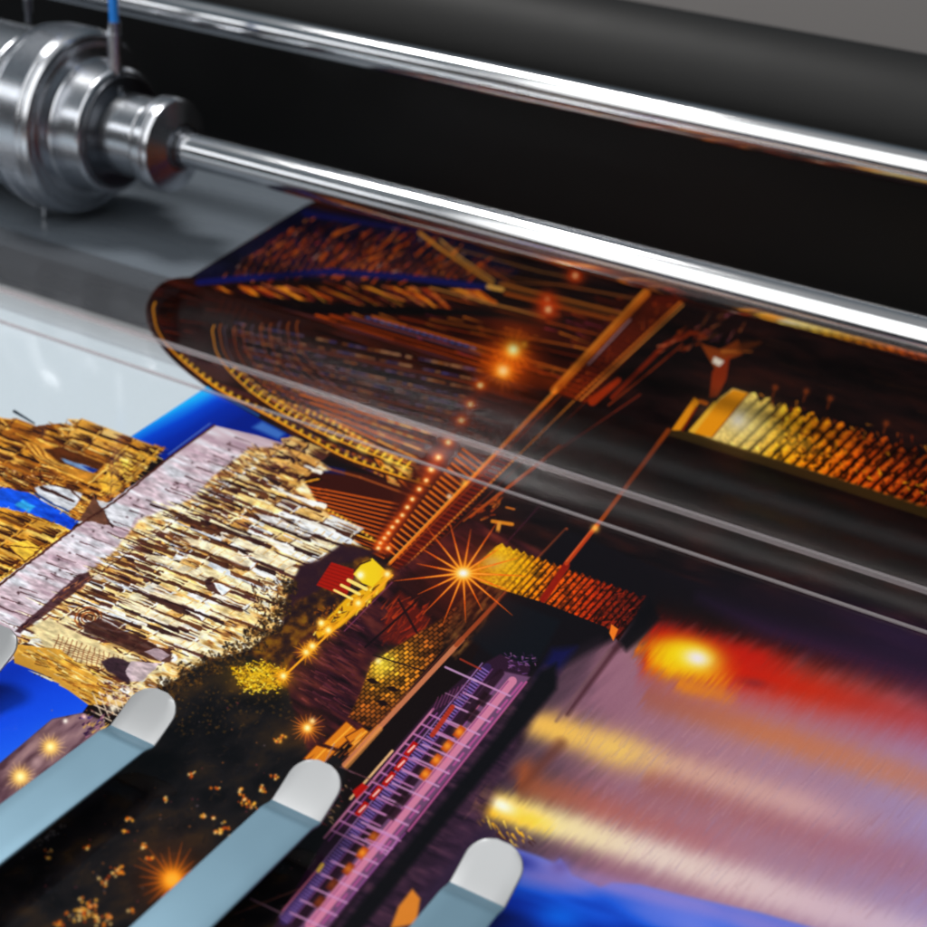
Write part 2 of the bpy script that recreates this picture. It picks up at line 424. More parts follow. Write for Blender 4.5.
for (x, y, s) in ((333, 439, 6), (362, 450, 7), (318, 428, 5), (388, 462, 6), (403, 470, 6)): glow(x, y, s, (255, 225, 120), .7, s * .5, 25)
for k in range(9):                                            # ribs that follow the great arch
    o_ = [(x + 12 + k * 9, y + (k % 2) - k * .6) for x, y in big2[:70]]
    for p, q in zip(o_[::2], o_[1::2]): seg(p, q, 1.5, (196, 104, 40) if k % 3 else (120, 110, 140), .55)
for k in range(40):
    x = 215 + k * 7.2; y = 296 + k * 3.6; seg((x, y + 22), (x + 9, y + 2), 1.2, (120, 52, 20), .45)
# small near arch with lines
near = [(262, 468), (300, 462), (370, 476), (420, 495), (388, 560), (350, 548), (300, 520), (270, 498)]
poly(near, (52, 16, 9), .95, 2)
poly([(258, 470), (300, 461), (345, 470), (345, 476), (300, 470), (262, 478)], (14, 20, 78), .8, 2)
for k in range(13):
    p = (292 + k * 3.4, 484 + k * 4.2); q = (398 - k * 1.2, 505 + k * 4.5)
    seg(p, q, 1.6, (200, 92, 28), .9); seg((p[0], p[1] + 2), (q[0], q[1] + 2.1), 1.1, (20, 7, 7), .9)
a3 = smooth([(300, 467), (280, 470), (268, 478), (270, 490), (284, 506), (308, 524), (340, 540), (370, 551)], 8)
arch(a3, 2.4, .8); arch(smooth([(318, 480), (303, 484), (299, 494), (306, 506), (325, 520), (352, 534), (378, 543)], 8), 1.8, 1)
for k in range(18):
    t = k / 17; glow(303 + 72 * t, 500 + 42 * t - 4 * math.sin(PI * t), 1.7, (255, 200, 70), .95)
pline([(300, 462), (360, 478), (420, 500)], 2, (170, 90, 40), .7)

# ================= near deck
poly([(389, 566), (497, 450), (520, 456), (392, 582)], (66, 16, 9), .98, 1)
poly([(365, 560), (392, 555), (500, 446), (430, 432)], (60, 18, 9), .6, 5)
for k in range(30):
    t = k / 30; p = lerp((392, 567), (500, 452), t); seg(p, (p[0] + 16, p[1] + 6), 1.5, (130, 42, 16), .75)
for k in range(22):
    t = k / 22; p = lerp((386, 549), (466, 445), t); q = lerp((398, 560), (486, 462), t)
    seg(p, (q[0] + 1, q[1] - 1), 2.0, (232, 124, 40), .9, 1.2)
seg((388, 566), (556, 392), 3.0, (226, 120, 34), .95); seg((389, 563), (556, 389), 1, (255, 190, 90), .8)
seg((398, 560), (560, 396), 1.2, (150, 60, 20), .8)
for k in range(60):
    p = lerp((393, 579), (575, 400), k / 60); seg(p, (p[0] + 1.2, p[1] - 1.2), 1.7, (225, 140, 50), .9)
seg((396, 584), (590, 398), 1, (120, 40, 16), .7)
seg((470, 518), (545, 460), 2, (160, 66, 22), .9); seg((463, 522), (560, 446), 1.1, (190, 95, 35), .9); seg((540, 463), (640, 395), 1.6, (110, 40, 24), .8)
seg((503, 498), (530, 476), 4, (40, 16, 12), .9)
strokes([(466, 522), (480, 506), (505, 496), (492, 520)], 50, [(150, 60, 20), (200, 110, 40), (40, 14, 12)], -35, 3, 8, .8, 2, 30, 33)
pline([(492, 522), (512, 525)], 3.4, (205, 130, 40)); seg((499, 524), (497, 534), 4, (215, 150, 60)); poly([(497, 532), (502, 540), (491, 552), (484, 548)], (175, 45, 15)); seg((506, 508), (514, 510), 1.6, (190, 110, 40))
for k, (x, y) in enumerate([(503, 371), (513, 350), (480, 386), (470, 405), (461, 421), (448, 443), (438, 458), (431, 470), (426, 481), (419, 490), (412, 500), (402, 516), (397, 522), (392, 528), (388, 534), (384, 539), (380, 544), (378, 549), (388, 549), (407, 508)]):
    if k < 2: glow(x, y, 26, (170, 60, 14), .5); star(x, y, 25, 17, (240, 120, 26), 4.6)
    else:
        s = 3.0 if k < 8 else 2.1
        glow(x, y, s * 2.4, (235, 90, 20), .75); glow(x, y, s * 1.1, (255, 205, 110), .95, s * .9); glow(x, y, s * .6, (255, 245, 200), 1)
glow(524, 345, 3, (240, 170, 60), .9)
glow(449, 497, 2.5, (255, 225, 190), .9); glow(464, 484, 3, (255, 200, 90), .7)
glow(560, 385, 26, (150, 60, 15), .35, 9, 20)

# ================= sky blue, cathedral
def facade(P0, P1, U, n, hs, seed, lt, md, dk, tips=1., bw_=1.):
    """a gothic wall lying on the sheet: base line P0-P1, 'up' along the unit vector U; hs = heights of the storeys"""
    r = np.random.RandomState(seed); pk = lambda a: a[r.randint(len(a))]
    def B(a, h):
        q = lerp(P0, P1, a); return (q[0] + U[0] * h, q[1] + U[1] * h)
    top = hs[-1]
    for b in range(n):
        a0, a1 = b / n, (b + 1) / n; w = a1 - a0
        for t, (h0, h1) in enumerate(zip(hs, hs[1:])):
            H = h1 - h0
            poly([B(a0, h0), B(a1, h0), B(a1, h1), B(a0, h1)], pk(lt if t != 1 else md), .75, 1)
            if r.rand() < .4: poly([B(a0 + w * .1, h0 + H * .5), B(a1, h0 + H * .45), B(a1, h1), B(a0, h1)], pk(lt), .7, 2)
            nl = 3 if t != 1 else 2
            for i in range(nl):                                   # lancet windows with a pointed head
                aa = a0 + w * (.30 + .42 * i / (nl - 1)); e = H * r.uniform(.62, .8)
                seg(B(aa, h0 + H * .12), B(aa, h0 + e), w * 320 * .085, pk(dk), .92, .4)
                seg(B(aa + w * .05, h0 + H * .12), B(aa + w * .05, h0 + e * .9), .6, pk(md), .8)
            seg(B(a0 + w * .12, h0 + H * .9), B(a0 + w * .5, h1 + H * .34), 1.5, pk(lt), .95); seg(B(a1 - w * .12, h0 + H * .9), B(a0 + w * .5, h1 + H * .34), 1.5, pk(lt), .95)   # gable
            seg(B(a0 + w * .25, h0 + H * .9), B(a0 + w * .5, h1 + H * .2), 1.3, pk(dk), .8)
        # buttress with shaded side and a tapering pinnacle
        ht = top * r.uniform(.9, 1.05)
        k_ = bw_ * r.uniform(.7, 1.4)
        seg(B(a0 + w * .2, r.uniform(0, 20)), B(a0 + w * .18, ht), 5.5 * k_, pk(dk), .95, 3.0 * k_)
        seg(B(a0 - w * .1, 0), B(a0, ht * .6), 5.2 * k_, pk(lt), .97, 3.6 * k_); seg(B(a0, ht * .5), B(a0, ht), 3.4 * k_, pk(lt), .95, 2 * k_)
        seg(B(a0 - w * .2, ht * .3), B(a0 - w * .1, ht * .8), 1.6, pk(md), .9)
        if r.rand() < .5: q0 = r.uniform(.1, .6) * top; seg(B(a0 + w * .55, q0), B(a0 + w * .6, q0 + r.uniform(16, 34)), 3.4 * k_, pk(dk), .92, 1.2)
        if r.rand() < .7: q0 = r.uniform(.0, .7) * top; seg(B(a0 + w * .75, q0), B(a0 + w * .75, q0 + r.uniform(14, 30)), 3.6 * k_, pk(lt), .92, 1.6)
        T = ht + 24 * tips * r.uniform(.7, 1.35)
        seg(B(a0, ht), B(a0, T), 3.4, pk(lt), .9, .3); seg(B(a0 + w * .1, ht), B(a0 + w * .06, T - 3), 2.2, pk(dk), .9, .3)
        for q in range(5): glow(*B(a0 + r.uniform(-.1, .1) * w, ht + (T - ht) * q / 6), .9, pk(dk), .8)
        T2 = top + 13 * tips * r.uniform(.6, 1.3); seg(B(a0 + w * .5, top), B(a0 + w * .5, T2), 2.6, pk(dk), .9, .3); seg(B(a0 + w * .42, top), B(a0 + w * .44, T2), 1.6, pk(md), .9, .3)
    for h in hs:                                                  # cornices and parapets
        for a in range(n * 5):
            A0, A1 = a / n / 5, (a + .62) / n / 5
            if r.rand() < .55: seg(B(A0, h + 1.6), B(A1, h + 1.6), 1.4, pk(lt), .8)
            if r.rand() < .45: seg(B(A0, h - .4), B(A1, h - .4), 1.3, pk(dk), .7)
def blue1(X, Y):
    d = ((X - 130) * .47 + (Y - 437) * .88)          # distance inward from the upper left edge
    n = dnoise(X, Y, -28, 60, 12, 41, 2)
    return mixc(d / 40 + n * .1, [(0, (40, 165, 230)), (.13, (25, 120, 215)), (.3, (12, 66, 185)), (.55, (8, 44, 150)), (1, (6, 30, 120))])
poly([(207, 387), (222, 398), (262, 421), (300, 441), (310, 452), (250, 440), (214, 426), (165, 462), (131, 437)], 0, fn=blue1)
poly([(252, 428), (262, 422), (285, 434), (278, 440)], (110, 165, 220), .55, 4); seg((214, 392), (258, 416), 2.5, (30, 110, 215), .6, None, 2)
poly([(-70, 470), (8, 485), (34, 492), (78, 521), (70, 531), (30, 514), (-70, 500)], (30, 85, 210)); poly([(14, 505), (22, 500), (34, 507), (28, 513)], (65, 175, 230), .9, 2)
poly([(40, 512), (60, 516), (78, 522), (70, 530)], (16, 55, 170), .9, 3)
poly([(-70, 640), (16, 662), (52, 676), (90, 703), (82, 714), (52, 720), (0, 764), (-70, 800)], 0, fn=lambda X, Y: mixc(((X * .3 + Y) - 670) / 110, [(0, (20, 60, 190)), (.5, (28, 78, 210)), (1, (45, 105, 225))]))
# facade tower, upper left
G1 = [(200, 140, 50), (225, 175, 85), (150, 90, 30), (90, 45, 20), (50, 22, 12), (180, 115, 40), (235, 205, 130)]
G2 = [(60, 28, 14), (40, 18, 12), (110, 62, 24)]
tw = [(-70, 405), (0, 418), (30, 427), (60, 424), (100, 436), (165, 448), (118, 496), (85, 515), (78, 522), (30, 494), (0, 487), (-70, 470)]
poly(tw, 0, fn=lambda X, Y: mixc(dnoise(X, Y, 22, 16, 3.2, 51, 3), [(.2, (38, 16, 10)), (.42, (105, 56, 22)), (.58, (170, 112, 42)), (.75, (226, 180, 92)), (.95, (240, 220, 170))]))
strokes(tw, 1500, G1 + G2, 22, 4, 20, .7, 2.0, 7, 52, .85)
strokes(tw, 260, G1, -42, 3, 12, .7, 1.6, 10, 53, .8)
strokes([(-20, 418), (30, 427), (100, 438), (165, 449), (150, 458), (60, 440), (-20, 432)], 420, [(60, 26, 14), (130, 70, 28), (200, 140, 60), (30, 14, 12)], 24, 4, 16, .7, 1.8, 12, 54)
strokes([(50, 417), (105, 432), (135, 444), (60, 428)], 60, [(180, 150, 140), (120, 80, 60)], -48, 4, 9, .5, 1, 25, 55, .6)
seg((14, 412), (34, 424), 3, (30, 40, 50), .95, 1.4)
strokes([(0, 455), (40, 470), (60, 500), (20, 480), (0, 476)], 200, [(30, 14, 14), (200, 150, 120), (70, 30, 18), (150, 100, 60)], 50, 2, 6, .8, 2.2, 40, 56)
facade((120, 494), (164, 450), (-.94, -.35), 5, [3, 30, 62, 88], 21, G1[:2] + [(235, 205, 130)], G1[:3], G2, .5, .6)
facade((30, 474), (72, 440), (-.94, -.35), 4, [0, 26, 60], 22, G1[:3], G1[:3], G2, .5, .5)
win = smooth([(20, 441), (38, 443), (62, 450), (104, 464), (92, 482), (60, 470), (40, 462), (28, 450), (20, 441)], 5)
poly(win, (190, 130, 50)); poly([(42, 450), (60, 447), (104, 464), (96, 474), (60, 464)], (70, 34, 14), .95, 2); poly([(60, 458), (78, 464), (98, 470), (92, 474), (64, 463)], (120, 150, 190), .95); poly([(80, 466), (98, 470), (92, 474)], (25, 50, 130))
for k in range(6): pline(smooth([(22 + 4 * k, 442 + 1.2 * k), (34 + 3.4 * k, 455 + 1.2 * k), (52 + 4 * k, 466 + .5 * k)], 5), 1, (225, 180, 90) if k % 2 else (70, 32, 14), .8)
poly([(96, 482), (112, 470), (124, 486), (108, 494)], (215, 165, 60)); pline([(96, 482), (124, 487), (112, 471), (110, 492)], 1, (80, 40, 16)); pline([(88, 484), (100, 474), (108, 468)], 1.4, (240, 200, 110))
strokes([(112, 452), (160, 450), (126, 488), (100, 496), (104, 480)], 160, [(225, 170, 60), (235, 195, 90), (90, 48, 18)], -42, 5, 18, .7, 1.6, 4, 57)
strokes([(112, 452), (160, 450), (126, 488)], 90, [(245, 200, 90), (70, 36, 16)], 22, 5, 18, .7, 1.4, 4, 58)
poly([(33, 488), (48, 485), (82, 494), (74, 508), (64, 512), (40, 500)], (205, 210, 220), .95); pline(smooth([(40, 488), (56, 494), (72, 502)], 4), 3, (60, 36, 34)); pline([(34, 494), (50, 503), (68, 512)], 2.2, (40, 60, 110)); pline([(50, 485), (70, 490), (80, 500)], 1.6, (70, 40, 30))
tw2 = [(-70, 500), (0, 508), (30, 514), (72, 531), (0, 583), (-70, 640)]
poly(tw2, 0, fn=lambda X, Y: mixc(dnoise(X, Y, 22, 16, 3.2, 61, 3), [(.2, (60, 30, 12)), (.42, (150, 98, 34)), (.6, (205, 155, 55)), (.85, (240, 205, 110))]))
strokes(tw2, 900, G1 + [(210, 165, 60)] * 3 + G2, 24, 4, 20, .7, 1.8, 6, 62, .85); strokes(tw2, 240, G1, -42, 5, 16, .7, 1.6, 8, 63, .85)
facade((2, 580), (68, 532), (-.94, -.35), 5, [3, 34, 70], 23, G1[:2] + [(240, 205, 110)], G1[:2], G2, .5, .6)
poly([(6, 546), (26, 541), (40, 548), (25, 562)], (222, 180, 70)); pline([(6, 546), (25, 562), (40, 549), (6, 546)], 1.2, (90, 48, 18))
# pale roof band
def roofband(X, Y):
    n = dnoise(X, Y, 22, 40, 6, 71, 3)
    return mixc(n + (X - 150) * -.0004, [(.15, (165, 140, 152)), (.5, (198, 180, 188)), (.8, (214, 214, 222))])
poly([(213, 426), (256, 436), (310, 452), (250, 476), (190, 520), (120, 560), (70, 610), (20, 655), (-70, 720), (-70, 636), (0, 582), (80, 524)], 0, fn=roofband)
poly([(78, 522), (94, 496), (100, 505), (112, 527), (90, 522)], (95, 62, 48)); pline([(94, 496), (104, 512), (112, 528)], 1.6, (40, 22, 18)); poly([(96, 500), (140, 510), (130, 528), (112, 526)], (206, 208, 214), .9)
pline([(214, 426), (165, 461), (120, 498), (78, 526), (30, 562), (-10, 592)], 2.2, (70, 36, 28), .95); pline([(210, 424), (168, 455)], 1, (150, 170, 210), .6)
for k in range(26):
    t = k / 25; x = 232 - 235 * t + rng.uniform(-8, 8); y = 440 + 165 * t + rng.uniform(-4, 4)
    L = rng.uniform(14, 34); seg((x, y), (x + L, y + L * .36), 1.6, (70, 40, 44), .75, .4)
    glow(x + rng.uniform(-10, 20), y + rng.uniform(-6, 8), 1.3, (50, 28, 32), .8)
# body of the cathedral
bd = [(250, 448), (300, 447), (330, 470), (300, 475), (318, 505), (362, 548), (345, 545), (318, 563), (300, 568), (290, 590), (282, 625), (250, 650), (210, 662), (168, 684), (120, 708), (92, 703), (52, 672), (14, 650), (24, 628), (55, 605), (88, 572), (110, 556), (140, 520), (190, 500), (215, 475)]
def bodyf(X, Y):
    n = dnoise(X, Y, 24, 12, 3.2, 81, 3); m = dnoise(X, Y, 24, 60, 22, 83, 2)
    return mixc(n * .72 + m * .36, [(.25, (70, 38, 26)), (.38, (150, 104, 60)), (.48, (214, 172, 104)), (.58, (236, 214, 160)), (.72, (230, 228, 216))])
poly(bd, 0, 1, 3, bodyf)
LT = [(250, 236, 190), (238, 240, 240), (252, 240, 205), (240, 214, 150), (226, 232, 240)]
MD = [(222, 176, 100), (206, 158, 84), (232, 196, 124), (190, 140, 76)]
DK = [(64, 34, 24), (44, 24, 24), (92, 54, 34), (74, 40, 36)]
UV = (-.93, -.37)
facade((128, 690), (366, 530), UV, 15, [2, 38, 66, 92, 116], 5, LT, MD, DK, 1.5)
facade((118, 594), (286, 480), UV, 13, [0, 17, 34], 31, LT, MD, DK, .9, .75)
facade((205, 560), (300, 486), UV, 7, [0, 20], 32, MD, MD, DK, .9, .7)
facade((210, 585), (300, 520), UV, 5, [0, 26, 44], 8, LT, MD, DK, .7)
facade((100, 700), (180, 648), UV, 4, [0, 30, 52], 9, MD + LT, MD, DK, .8)
facade((296, 482), (330, 452), UV, 3, [0, 22, 40], 10, MD, MD, DK, .5)
strokes([(250, 446), (302, 448), (292, 470), (240, 474), (215, 480)], 160, [(90, 46, 40), (50, 24, 26), (190, 140, 90), (130, 80, 60), (220, 180, 120)], 34, 3, 10, .8, 2.2, 25, 84)
strokes(bd, 420, LT + DK, 22, 2, 9, .5, 1.4, 8, 182, .7)
for x0, y0, x1, y1, ww in ((150, 505, 270, 548, 4), (124, 588, 196, 614, 5.5), (92, 590, 186, 632, 4), (60, 600, 140, 628, 3.4), (235, 480, 320, 512, 3.4), (200, 520, 262, 545, 3)):
    seg((x0, y0), (x1, y1), ww * .5, (54, 28, 24), .95, ww); seg((x0 + 3, y0 - 3), (x1 + 3, y1 - 4), ww * .4, (250, 236, 200), .9, ww * .7)
for x, y in ((240, 556), (212, 583), (192, 608)):       # lit porches
    poly([(x, y), (x + 24, y + 3), (x + 10, y + 14)], (232, 238, 244)); poly([(x - 12, y - 4), (x, y), (x + 10, y + 14), (x - 4, y + 8)], (60, 32, 34), .9); pline([(x, y), (x + 24, y + 3), (x + 10, y + 14)], 1, (150, 100, 60))
# dark toothed edge where the pinnacles rise in front of the pale roof
rs_ = np.random.RandomState(77)
for k in range(130):
    t = rs_.rand(); c0 = lerp((250, 446), (66, 578), t); g = 6 * math.sin(t * 40) + 5 * math.sin(t * 17)
    x = c0[0] + 20 + g + rs_.uniform(-8, 26); y = c0[1] + 16 + rs_.uniform(-6, 16); L = rs_.uniform(8, 30)
    seg((x - L * .8, y - L * .32), (x + L * .3, y + L * .12), .5, DK[rs_.randint(4)], .95, rs_.uniform(1.8, 4.6))
    if k % 3 == 0: seg((x - L * .7, y - L * .28 + 4), (x + L * .6, y + L * .24 + 4), .5, (LT + MD)[rs_.randint(9)], .95, rs_.uniform(1.6, 3.4))
for k in range(60):
    t = rs_.rand(); q = lerp((345, 560), (105, 712), t); x = q[0] - rs_.uniform(0, 34); y = q[1] - rs_.uniform(0, 26)
    L = rs_.uniform(6, 22); seg((x - L * .5, y - L * .2), (x + L * .5, y + L * .2), rs_.uniform(1, 3), (LT + DK + MD)[rs_.randint(13)], .9, 1)
for k in range(26):
    x, y = rs_.uniform(90, 320), 0; y = 700 - (x - 100) * .68 - rs_.uniform(20, 95); L = rs_.uniform(14, 40)
    seg((x - L * .5, y - L * .2), (x + L * .5, y + L * .2), 1.5, (255, 250, 240) if k % 2 else (46, 26, 26), .9, rs_.uniform(2.5, 5))
# towers near the left bottom: rose, vaults
poly([(30, 628), (48, 618), (66, 628), (110, 650), (160, 672), (142, 682), (100, 668), (50, 655)], (226, 208, 160), .95, 2)
for k in range(15): seg((58 + k * 4.6, 636 + k * 1.6), (50 + k * 5, 658 + k * 1.2), 1, (120, 70, 40), .8)
for k in range(5): seg((52 + k * 3, 640 + k * 3.4), (122 + k * 1, 664 + k * 2.4), .9, (110, 66, 44), .7)
poly([(100, 662), (112, 658), (134, 664), (128, 684), (106, 672)], (48, 32, 42), .95, 1.5); poly([(124, 672), (130, 662), (160, 664), (142, 682), (130, 683)], (190, 172, 178), .95)
for r in (13, 10, 7, 4): pline([(88 + r * math.cos(a) * 1.0, 619 + r * .85 * math.sin(a)) for a in np.linspace(2, 6.8, 16)], 1.5, (150, 84, 44) if r % 2 else (60, 28, 24), .9)
poly([(84, 624), (100, 620), (172, 654), (170, 664), (150, 660), (84, 632)], (62, 34, 30), .9, 1.5); poly([(144, 652), (156, 648), (170, 656), (160, 662)], (170, 150, 158), .9)
poly([(78, 575), (88, 572), (92, 580), (20, 634), (14, 632)], (62, 34, 38), .9, 1.5); strokes([(78, 576), (92, 580), (24, 640), (14, 634)], 80, [(120, 70, 50), (40, 22, 30), (150, 100, 70)], -38, 4, 12, 1, 2.4, 6, 86)
poly([(12, 645), (60, 650), (110, 690), (104, 706), (88, 706), (50, 678), (14, 664)], (200, 150, 64))
strokes([(15, 652), (60, 655), (135, 690), (110, 705), (88, 703), (50, 672)], 420, [(222, 170, 70), (235, 195, 100), (150, 92, 34), (90, 50, 22), (240, 215, 150)], 26, 5, 20, .8, 2, 7, 87)
for k in range(9):
    seg((92 + k * 6.5, 694 - k * 1), (84 + k * 4.8 + 20, 722 - k * 3.2), 1.2, (232, 215, 190), .9)
for k in range(6): seg((98 - k * 2.5 + 6, 682 + k * 6), (146 - k * 7, 697 + k * 5), 1.3, (225, 205, 180), .9)
strokes([(100, 680), (140, 690), (105, 722), (88, 710)], 90, [(60, 24, 40), (120, 60, 50), (40, 20, 30)], 20, 2, 5, 1, 2.2, 30, 88, .7)

# broad floodlit wall faces between the buttresses, each with one shaded side
rq = np.random.RandomState(91)
for (x, y, L, wq) in ((150, 560, 58, 13), (190, 545, 62, 14), (235, 545, 60, 13), (205, 575, 52, 12), (170, 600, 56, 13), (262, 520, 50, 11), (300, 528, 44, 11), (255, 560, 48, 12), (130, 610, 50, 11), (215, 610, 50, 12), (280, 552, 40, 10), (165, 640, 50, 12), (320, 545, 34, 9), (240, 500, 40, 10), (250, 592, 40, 10)):
    a_ = (x, y); b_ = (x + L * .93, y + L * .37); o_ = (wq * .55, -wq * .42)
    cq = (LT + [(252, 240, 205)] * 2)[rq.randint(7)]
    poly([a_, b_, (b_[0] + o_[0], b_[1] + o_[1]), (a_[0] + o_[0] + 7, a_[1] + o_[1] + 3), (a_[0] - 9, a_[1] - 7)], cq, .82, 1.4)
    seg((a_[0] - 6, a_[1] + .5), (b_[0], b_[1] + 2.5), .8, DK[rq.randint(4)], .95, 3.6)
    for q in range(4): p_ = lerp(a_, b_, .3 + .18 * q); seg((p_[0] + 1, p_[1] - 1), (p_[0] + o_[0] * .9, p_[1] + o_[1] * .9), .9, MD[rq.randint(4)], .8)
# break the brush strokes up: shift the picture by a fine noise inside the stonework
sl = bb(-70, 405, 375, 728)
wx = (dnoise(GX[sl], GY[sl], 22, 9, 4, 201, 2) - .5) * 2.4; wy = (dnoise(GX[sl], GY[sl], 22, 9, 4, 203, 2) - .5) * 1.8
inside = pmask(sl, [(-70, 425), (0, 425), (100, 442), (160, 452), (118, 492), (210, 440), (240, 452), (300, 449), (330, 480), (318, 510), (355, 548), (318, 563), (290, 590), (280, 625), (210, 660), (150, 690), (92, 700), (20, 655), (-70, 650)], 10)
sub = cv[sl].copy(); hh, ww_ = sub.shape[:2]
jj, ii = np.mgrid[0:hh, 0:ww_]
jj = np.clip(jj + (wy * SC * inside), 0, hh - 1).astype(int); ii = np.clip(ii + (wx * SC * inside), 0, ww_ - 1).astype(int)
wv = sub[jj, ii]
spk = dnoise(GX[sl], GY[sl], 24, 7, 2.4, 207, 3)[..., None]
wv = np.clip(wv * (1 + (spk - .5) * .6 * inside[..., None]), 0, .97)
cv[sl] = wv

# ================= trees, street, dark ground
poly([(300, 568), (318, 563), (345, 545), (362, 548), (395, 570), (380, 590), (290, 690), (268, 690), (240, 662), (262, 640), (285, 625), (285, 600)], 0, 1, 4,
     lambda X, Y: mixc(dnoise(X, Y, 0, 9, 7, 91, 3) + (Y - 600) * .0012, [(.3, (34, 20, 24)), (.5, (52, 32, 22)), (.65, (92, 56, 22)), (.85, (120, 82, 24))]))
poly([(282, 625), (290, 590), (300, 566), (320, 560), (340, 545), (378, 552), (352, 562), (330, 568), (318, 592), (296, 602)], (44, 24, 34), .9, 4)
strokes([(248, 585), (285, 575), (282, 620), (255, 632)], 170, [(60, 34, 24), (110, 66, 34), (190, 150, 100), (36, 22, 20)], 60, 2, 6, .8, 2.2, 60, 92, .85)
gr = [(285, 690), (250, 655), (205, 662), (168, 688), (150, 700), (107, 728), (-70, 860), (-70, 1000), (330, 1000), (345, 770), (330, 730), (300, 690)]
poly(gr, 0, 1, 5, lambda X, Y: mixc(dnoise(X, Y, -20, 30, 16, 95, 3) + (Y - 800) * -.0003, [(.2, (14, 13, 15)), (.5, (25, 22, 23)), (.72, (40, 31, 24)), (.9, (58, 42, 26))]))
strokes([(150, 700), (205, 655), (285, 660), (300, 720), (180, 740)], 700, [(58, 42, 26), (34, 28, 24), (92, 66, 28), (24, 22, 22)], -10, 1, 2.5, 1, 3.4, 80, 96, .5)
strokes([(110, 735), (200, 690), (300, 740), (290, 800), (60, 927), (-20, 927)], 900, [(34, 28, 26), (44, 32, 24), (18, 17, 20), (26, 25, 30)], -30, 2, 9, 1, 3, 80, 196, .5)
ps = [(285, 676), (300, 640), (372, 590), (392, 574), (470, 520), (560, 560), (440, 650), (350, 740), (310, 760), (290, 700)]
poly(ps, 0, .95, 4, lambda X, Y: mixc(dnoise(X, Y, 33, 22, 6, 97, 3), [(.25, (24, 12, 16)), (.5, (52, 22, 30)), (.75, (80, 36, 34)), (.9, (100, 48, 44))]))
strokes([(300, 660), (370, 600), (350, 720), (300, 700)], 240, [(88, 40, 52), (44, 20, 32), (120, 60, 60), (30, 14, 20)], 30, 5, 18, .8, 2.4, 10, 98, .7)
poly([(395, 580), (440, 560), (520, 600), (440, 650), (390, 610)], (20, 9, 10), .7, 8)
poly([(380, 640), (392, 600), (400, 592), (430, 620), (410, 650)], (96, 26, 16), .7, 5)
strokes([(385, 600), (425, 600), (430, 625), (395, 650), (380, 640)], 120, [(140, 40, 20), (60, 20, 20), (170, 60, 24)], -45, 4, 16, 1, 2.6, 20, 99, .7)
pline([(344, 632), (392, 583)], 1.2, (120, 60, 90), .8); pline([(365, 648), (430, 590)], 2, (20, 10, 14), .9); pline([(398, 600), (420, 640)], 2.4, (26, 12, 16), .9)
for (x, y, r_) in ((168, 690, 12), (190, 676, 12), (212, 664, 11), (236, 655, 12), (256, 640, 12), (272, 626, 11), (282, 608, 9), (150, 702, 9), (290, 588, 7)):
    strokes([(x - r_, y - r_), (x + r_, y - r_), (x + r_, y + r_), (x - r_, y + r_)], 110, [(40, 28, 20), (64, 44, 24), (26, 20, 20), (96, 66, 28)], 20, .8, 3.5, 1, 3.4, 90, int(x), .7)
# foliage lit yellow and the lamps along the street
strokes([(232, 668), (262, 662), (285, 672), (280, 690), (245, 692)], 260, [(220, 180, 30), (180, 130, 20), (235, 205, 60), (110, 74, 18)], 10, 2, 8, 1, 3, 60, 101)
glow(258, 680, 34, (190, 130, 24), .35, 14, 5); glow(262, 676, 18, (235, 195, 40), .6, 8, 5)
strokes([(232, 668), (262, 660), (290, 672), (280, 694), (240, 696)], 260, [(120, 84, 20), (220, 180, 40), (60, 44, 18), (250, 220, 90)], 10, .8, 2.5, .8, 2.2, 80, 301)
poly([(318, 640), (314, 632), (345, 600), (372, 584), (390, 574), (384, 590), (340, 628)], (225, 170, 30), .95, 2)
strokes([(318, 640), (314, 632), (372, 584), (384, 590), (340, 628)], 140, [(250, 215, 80), (180, 120, 20), (110, 70, 16), (255, 235, 130)], -45, 3, 9, 1, 2.6, 30, 102)
pline([(286, 675), (325, 638), (392, 576)], 2.2, (245, 170, 45), .95)
strokes([(300, 625), (330, 600), (345, 610), (322, 636)], 90, [(120, 62, 20), (60, 34, 20), (160, 90, 24)], 0, 2, 6, 1, 2.4, 90, 103, .7)
poly([(331, 563), (356, 571), (346, 598), (316, 586)], (150, 26, 12)); 
for k in range(7): seg((330 - 2 * k, 566 + 3 * k), (355 - 1.4 * k, 574 + 3.4 * k), 1, (105, 16, 10), .7)
for k in range(3): seg((348 - 7 * k, 581 + 5 * k), (366 - 7 * k, 590 + 5 * k), 3.6 - .6 * k, (255, 225, 130), .95)
poly([(353, 575), (362, 563), (372, 559), (387, 573), (372, 588), (362, 584)], (228, 196, 40)); glow(360, 576, 4, (255, 250, 220)); pline([(354, 572), (360, 565), (370, 561)], 1.8, (60, 30, 16))
for x, y, R in ((283, 677, 12), (306, 653, 15), (312, 647, 10), (328, 631, 12), (321, 624, 4), (358, 604, 8), (387, 575, 7)): star(x, y, R, 13, (235, 150, 30), 2.6)
star(307, 729, 20, 20, (220, 120, 40), 3); glow(312, 722, 3, (255, 220, 150))
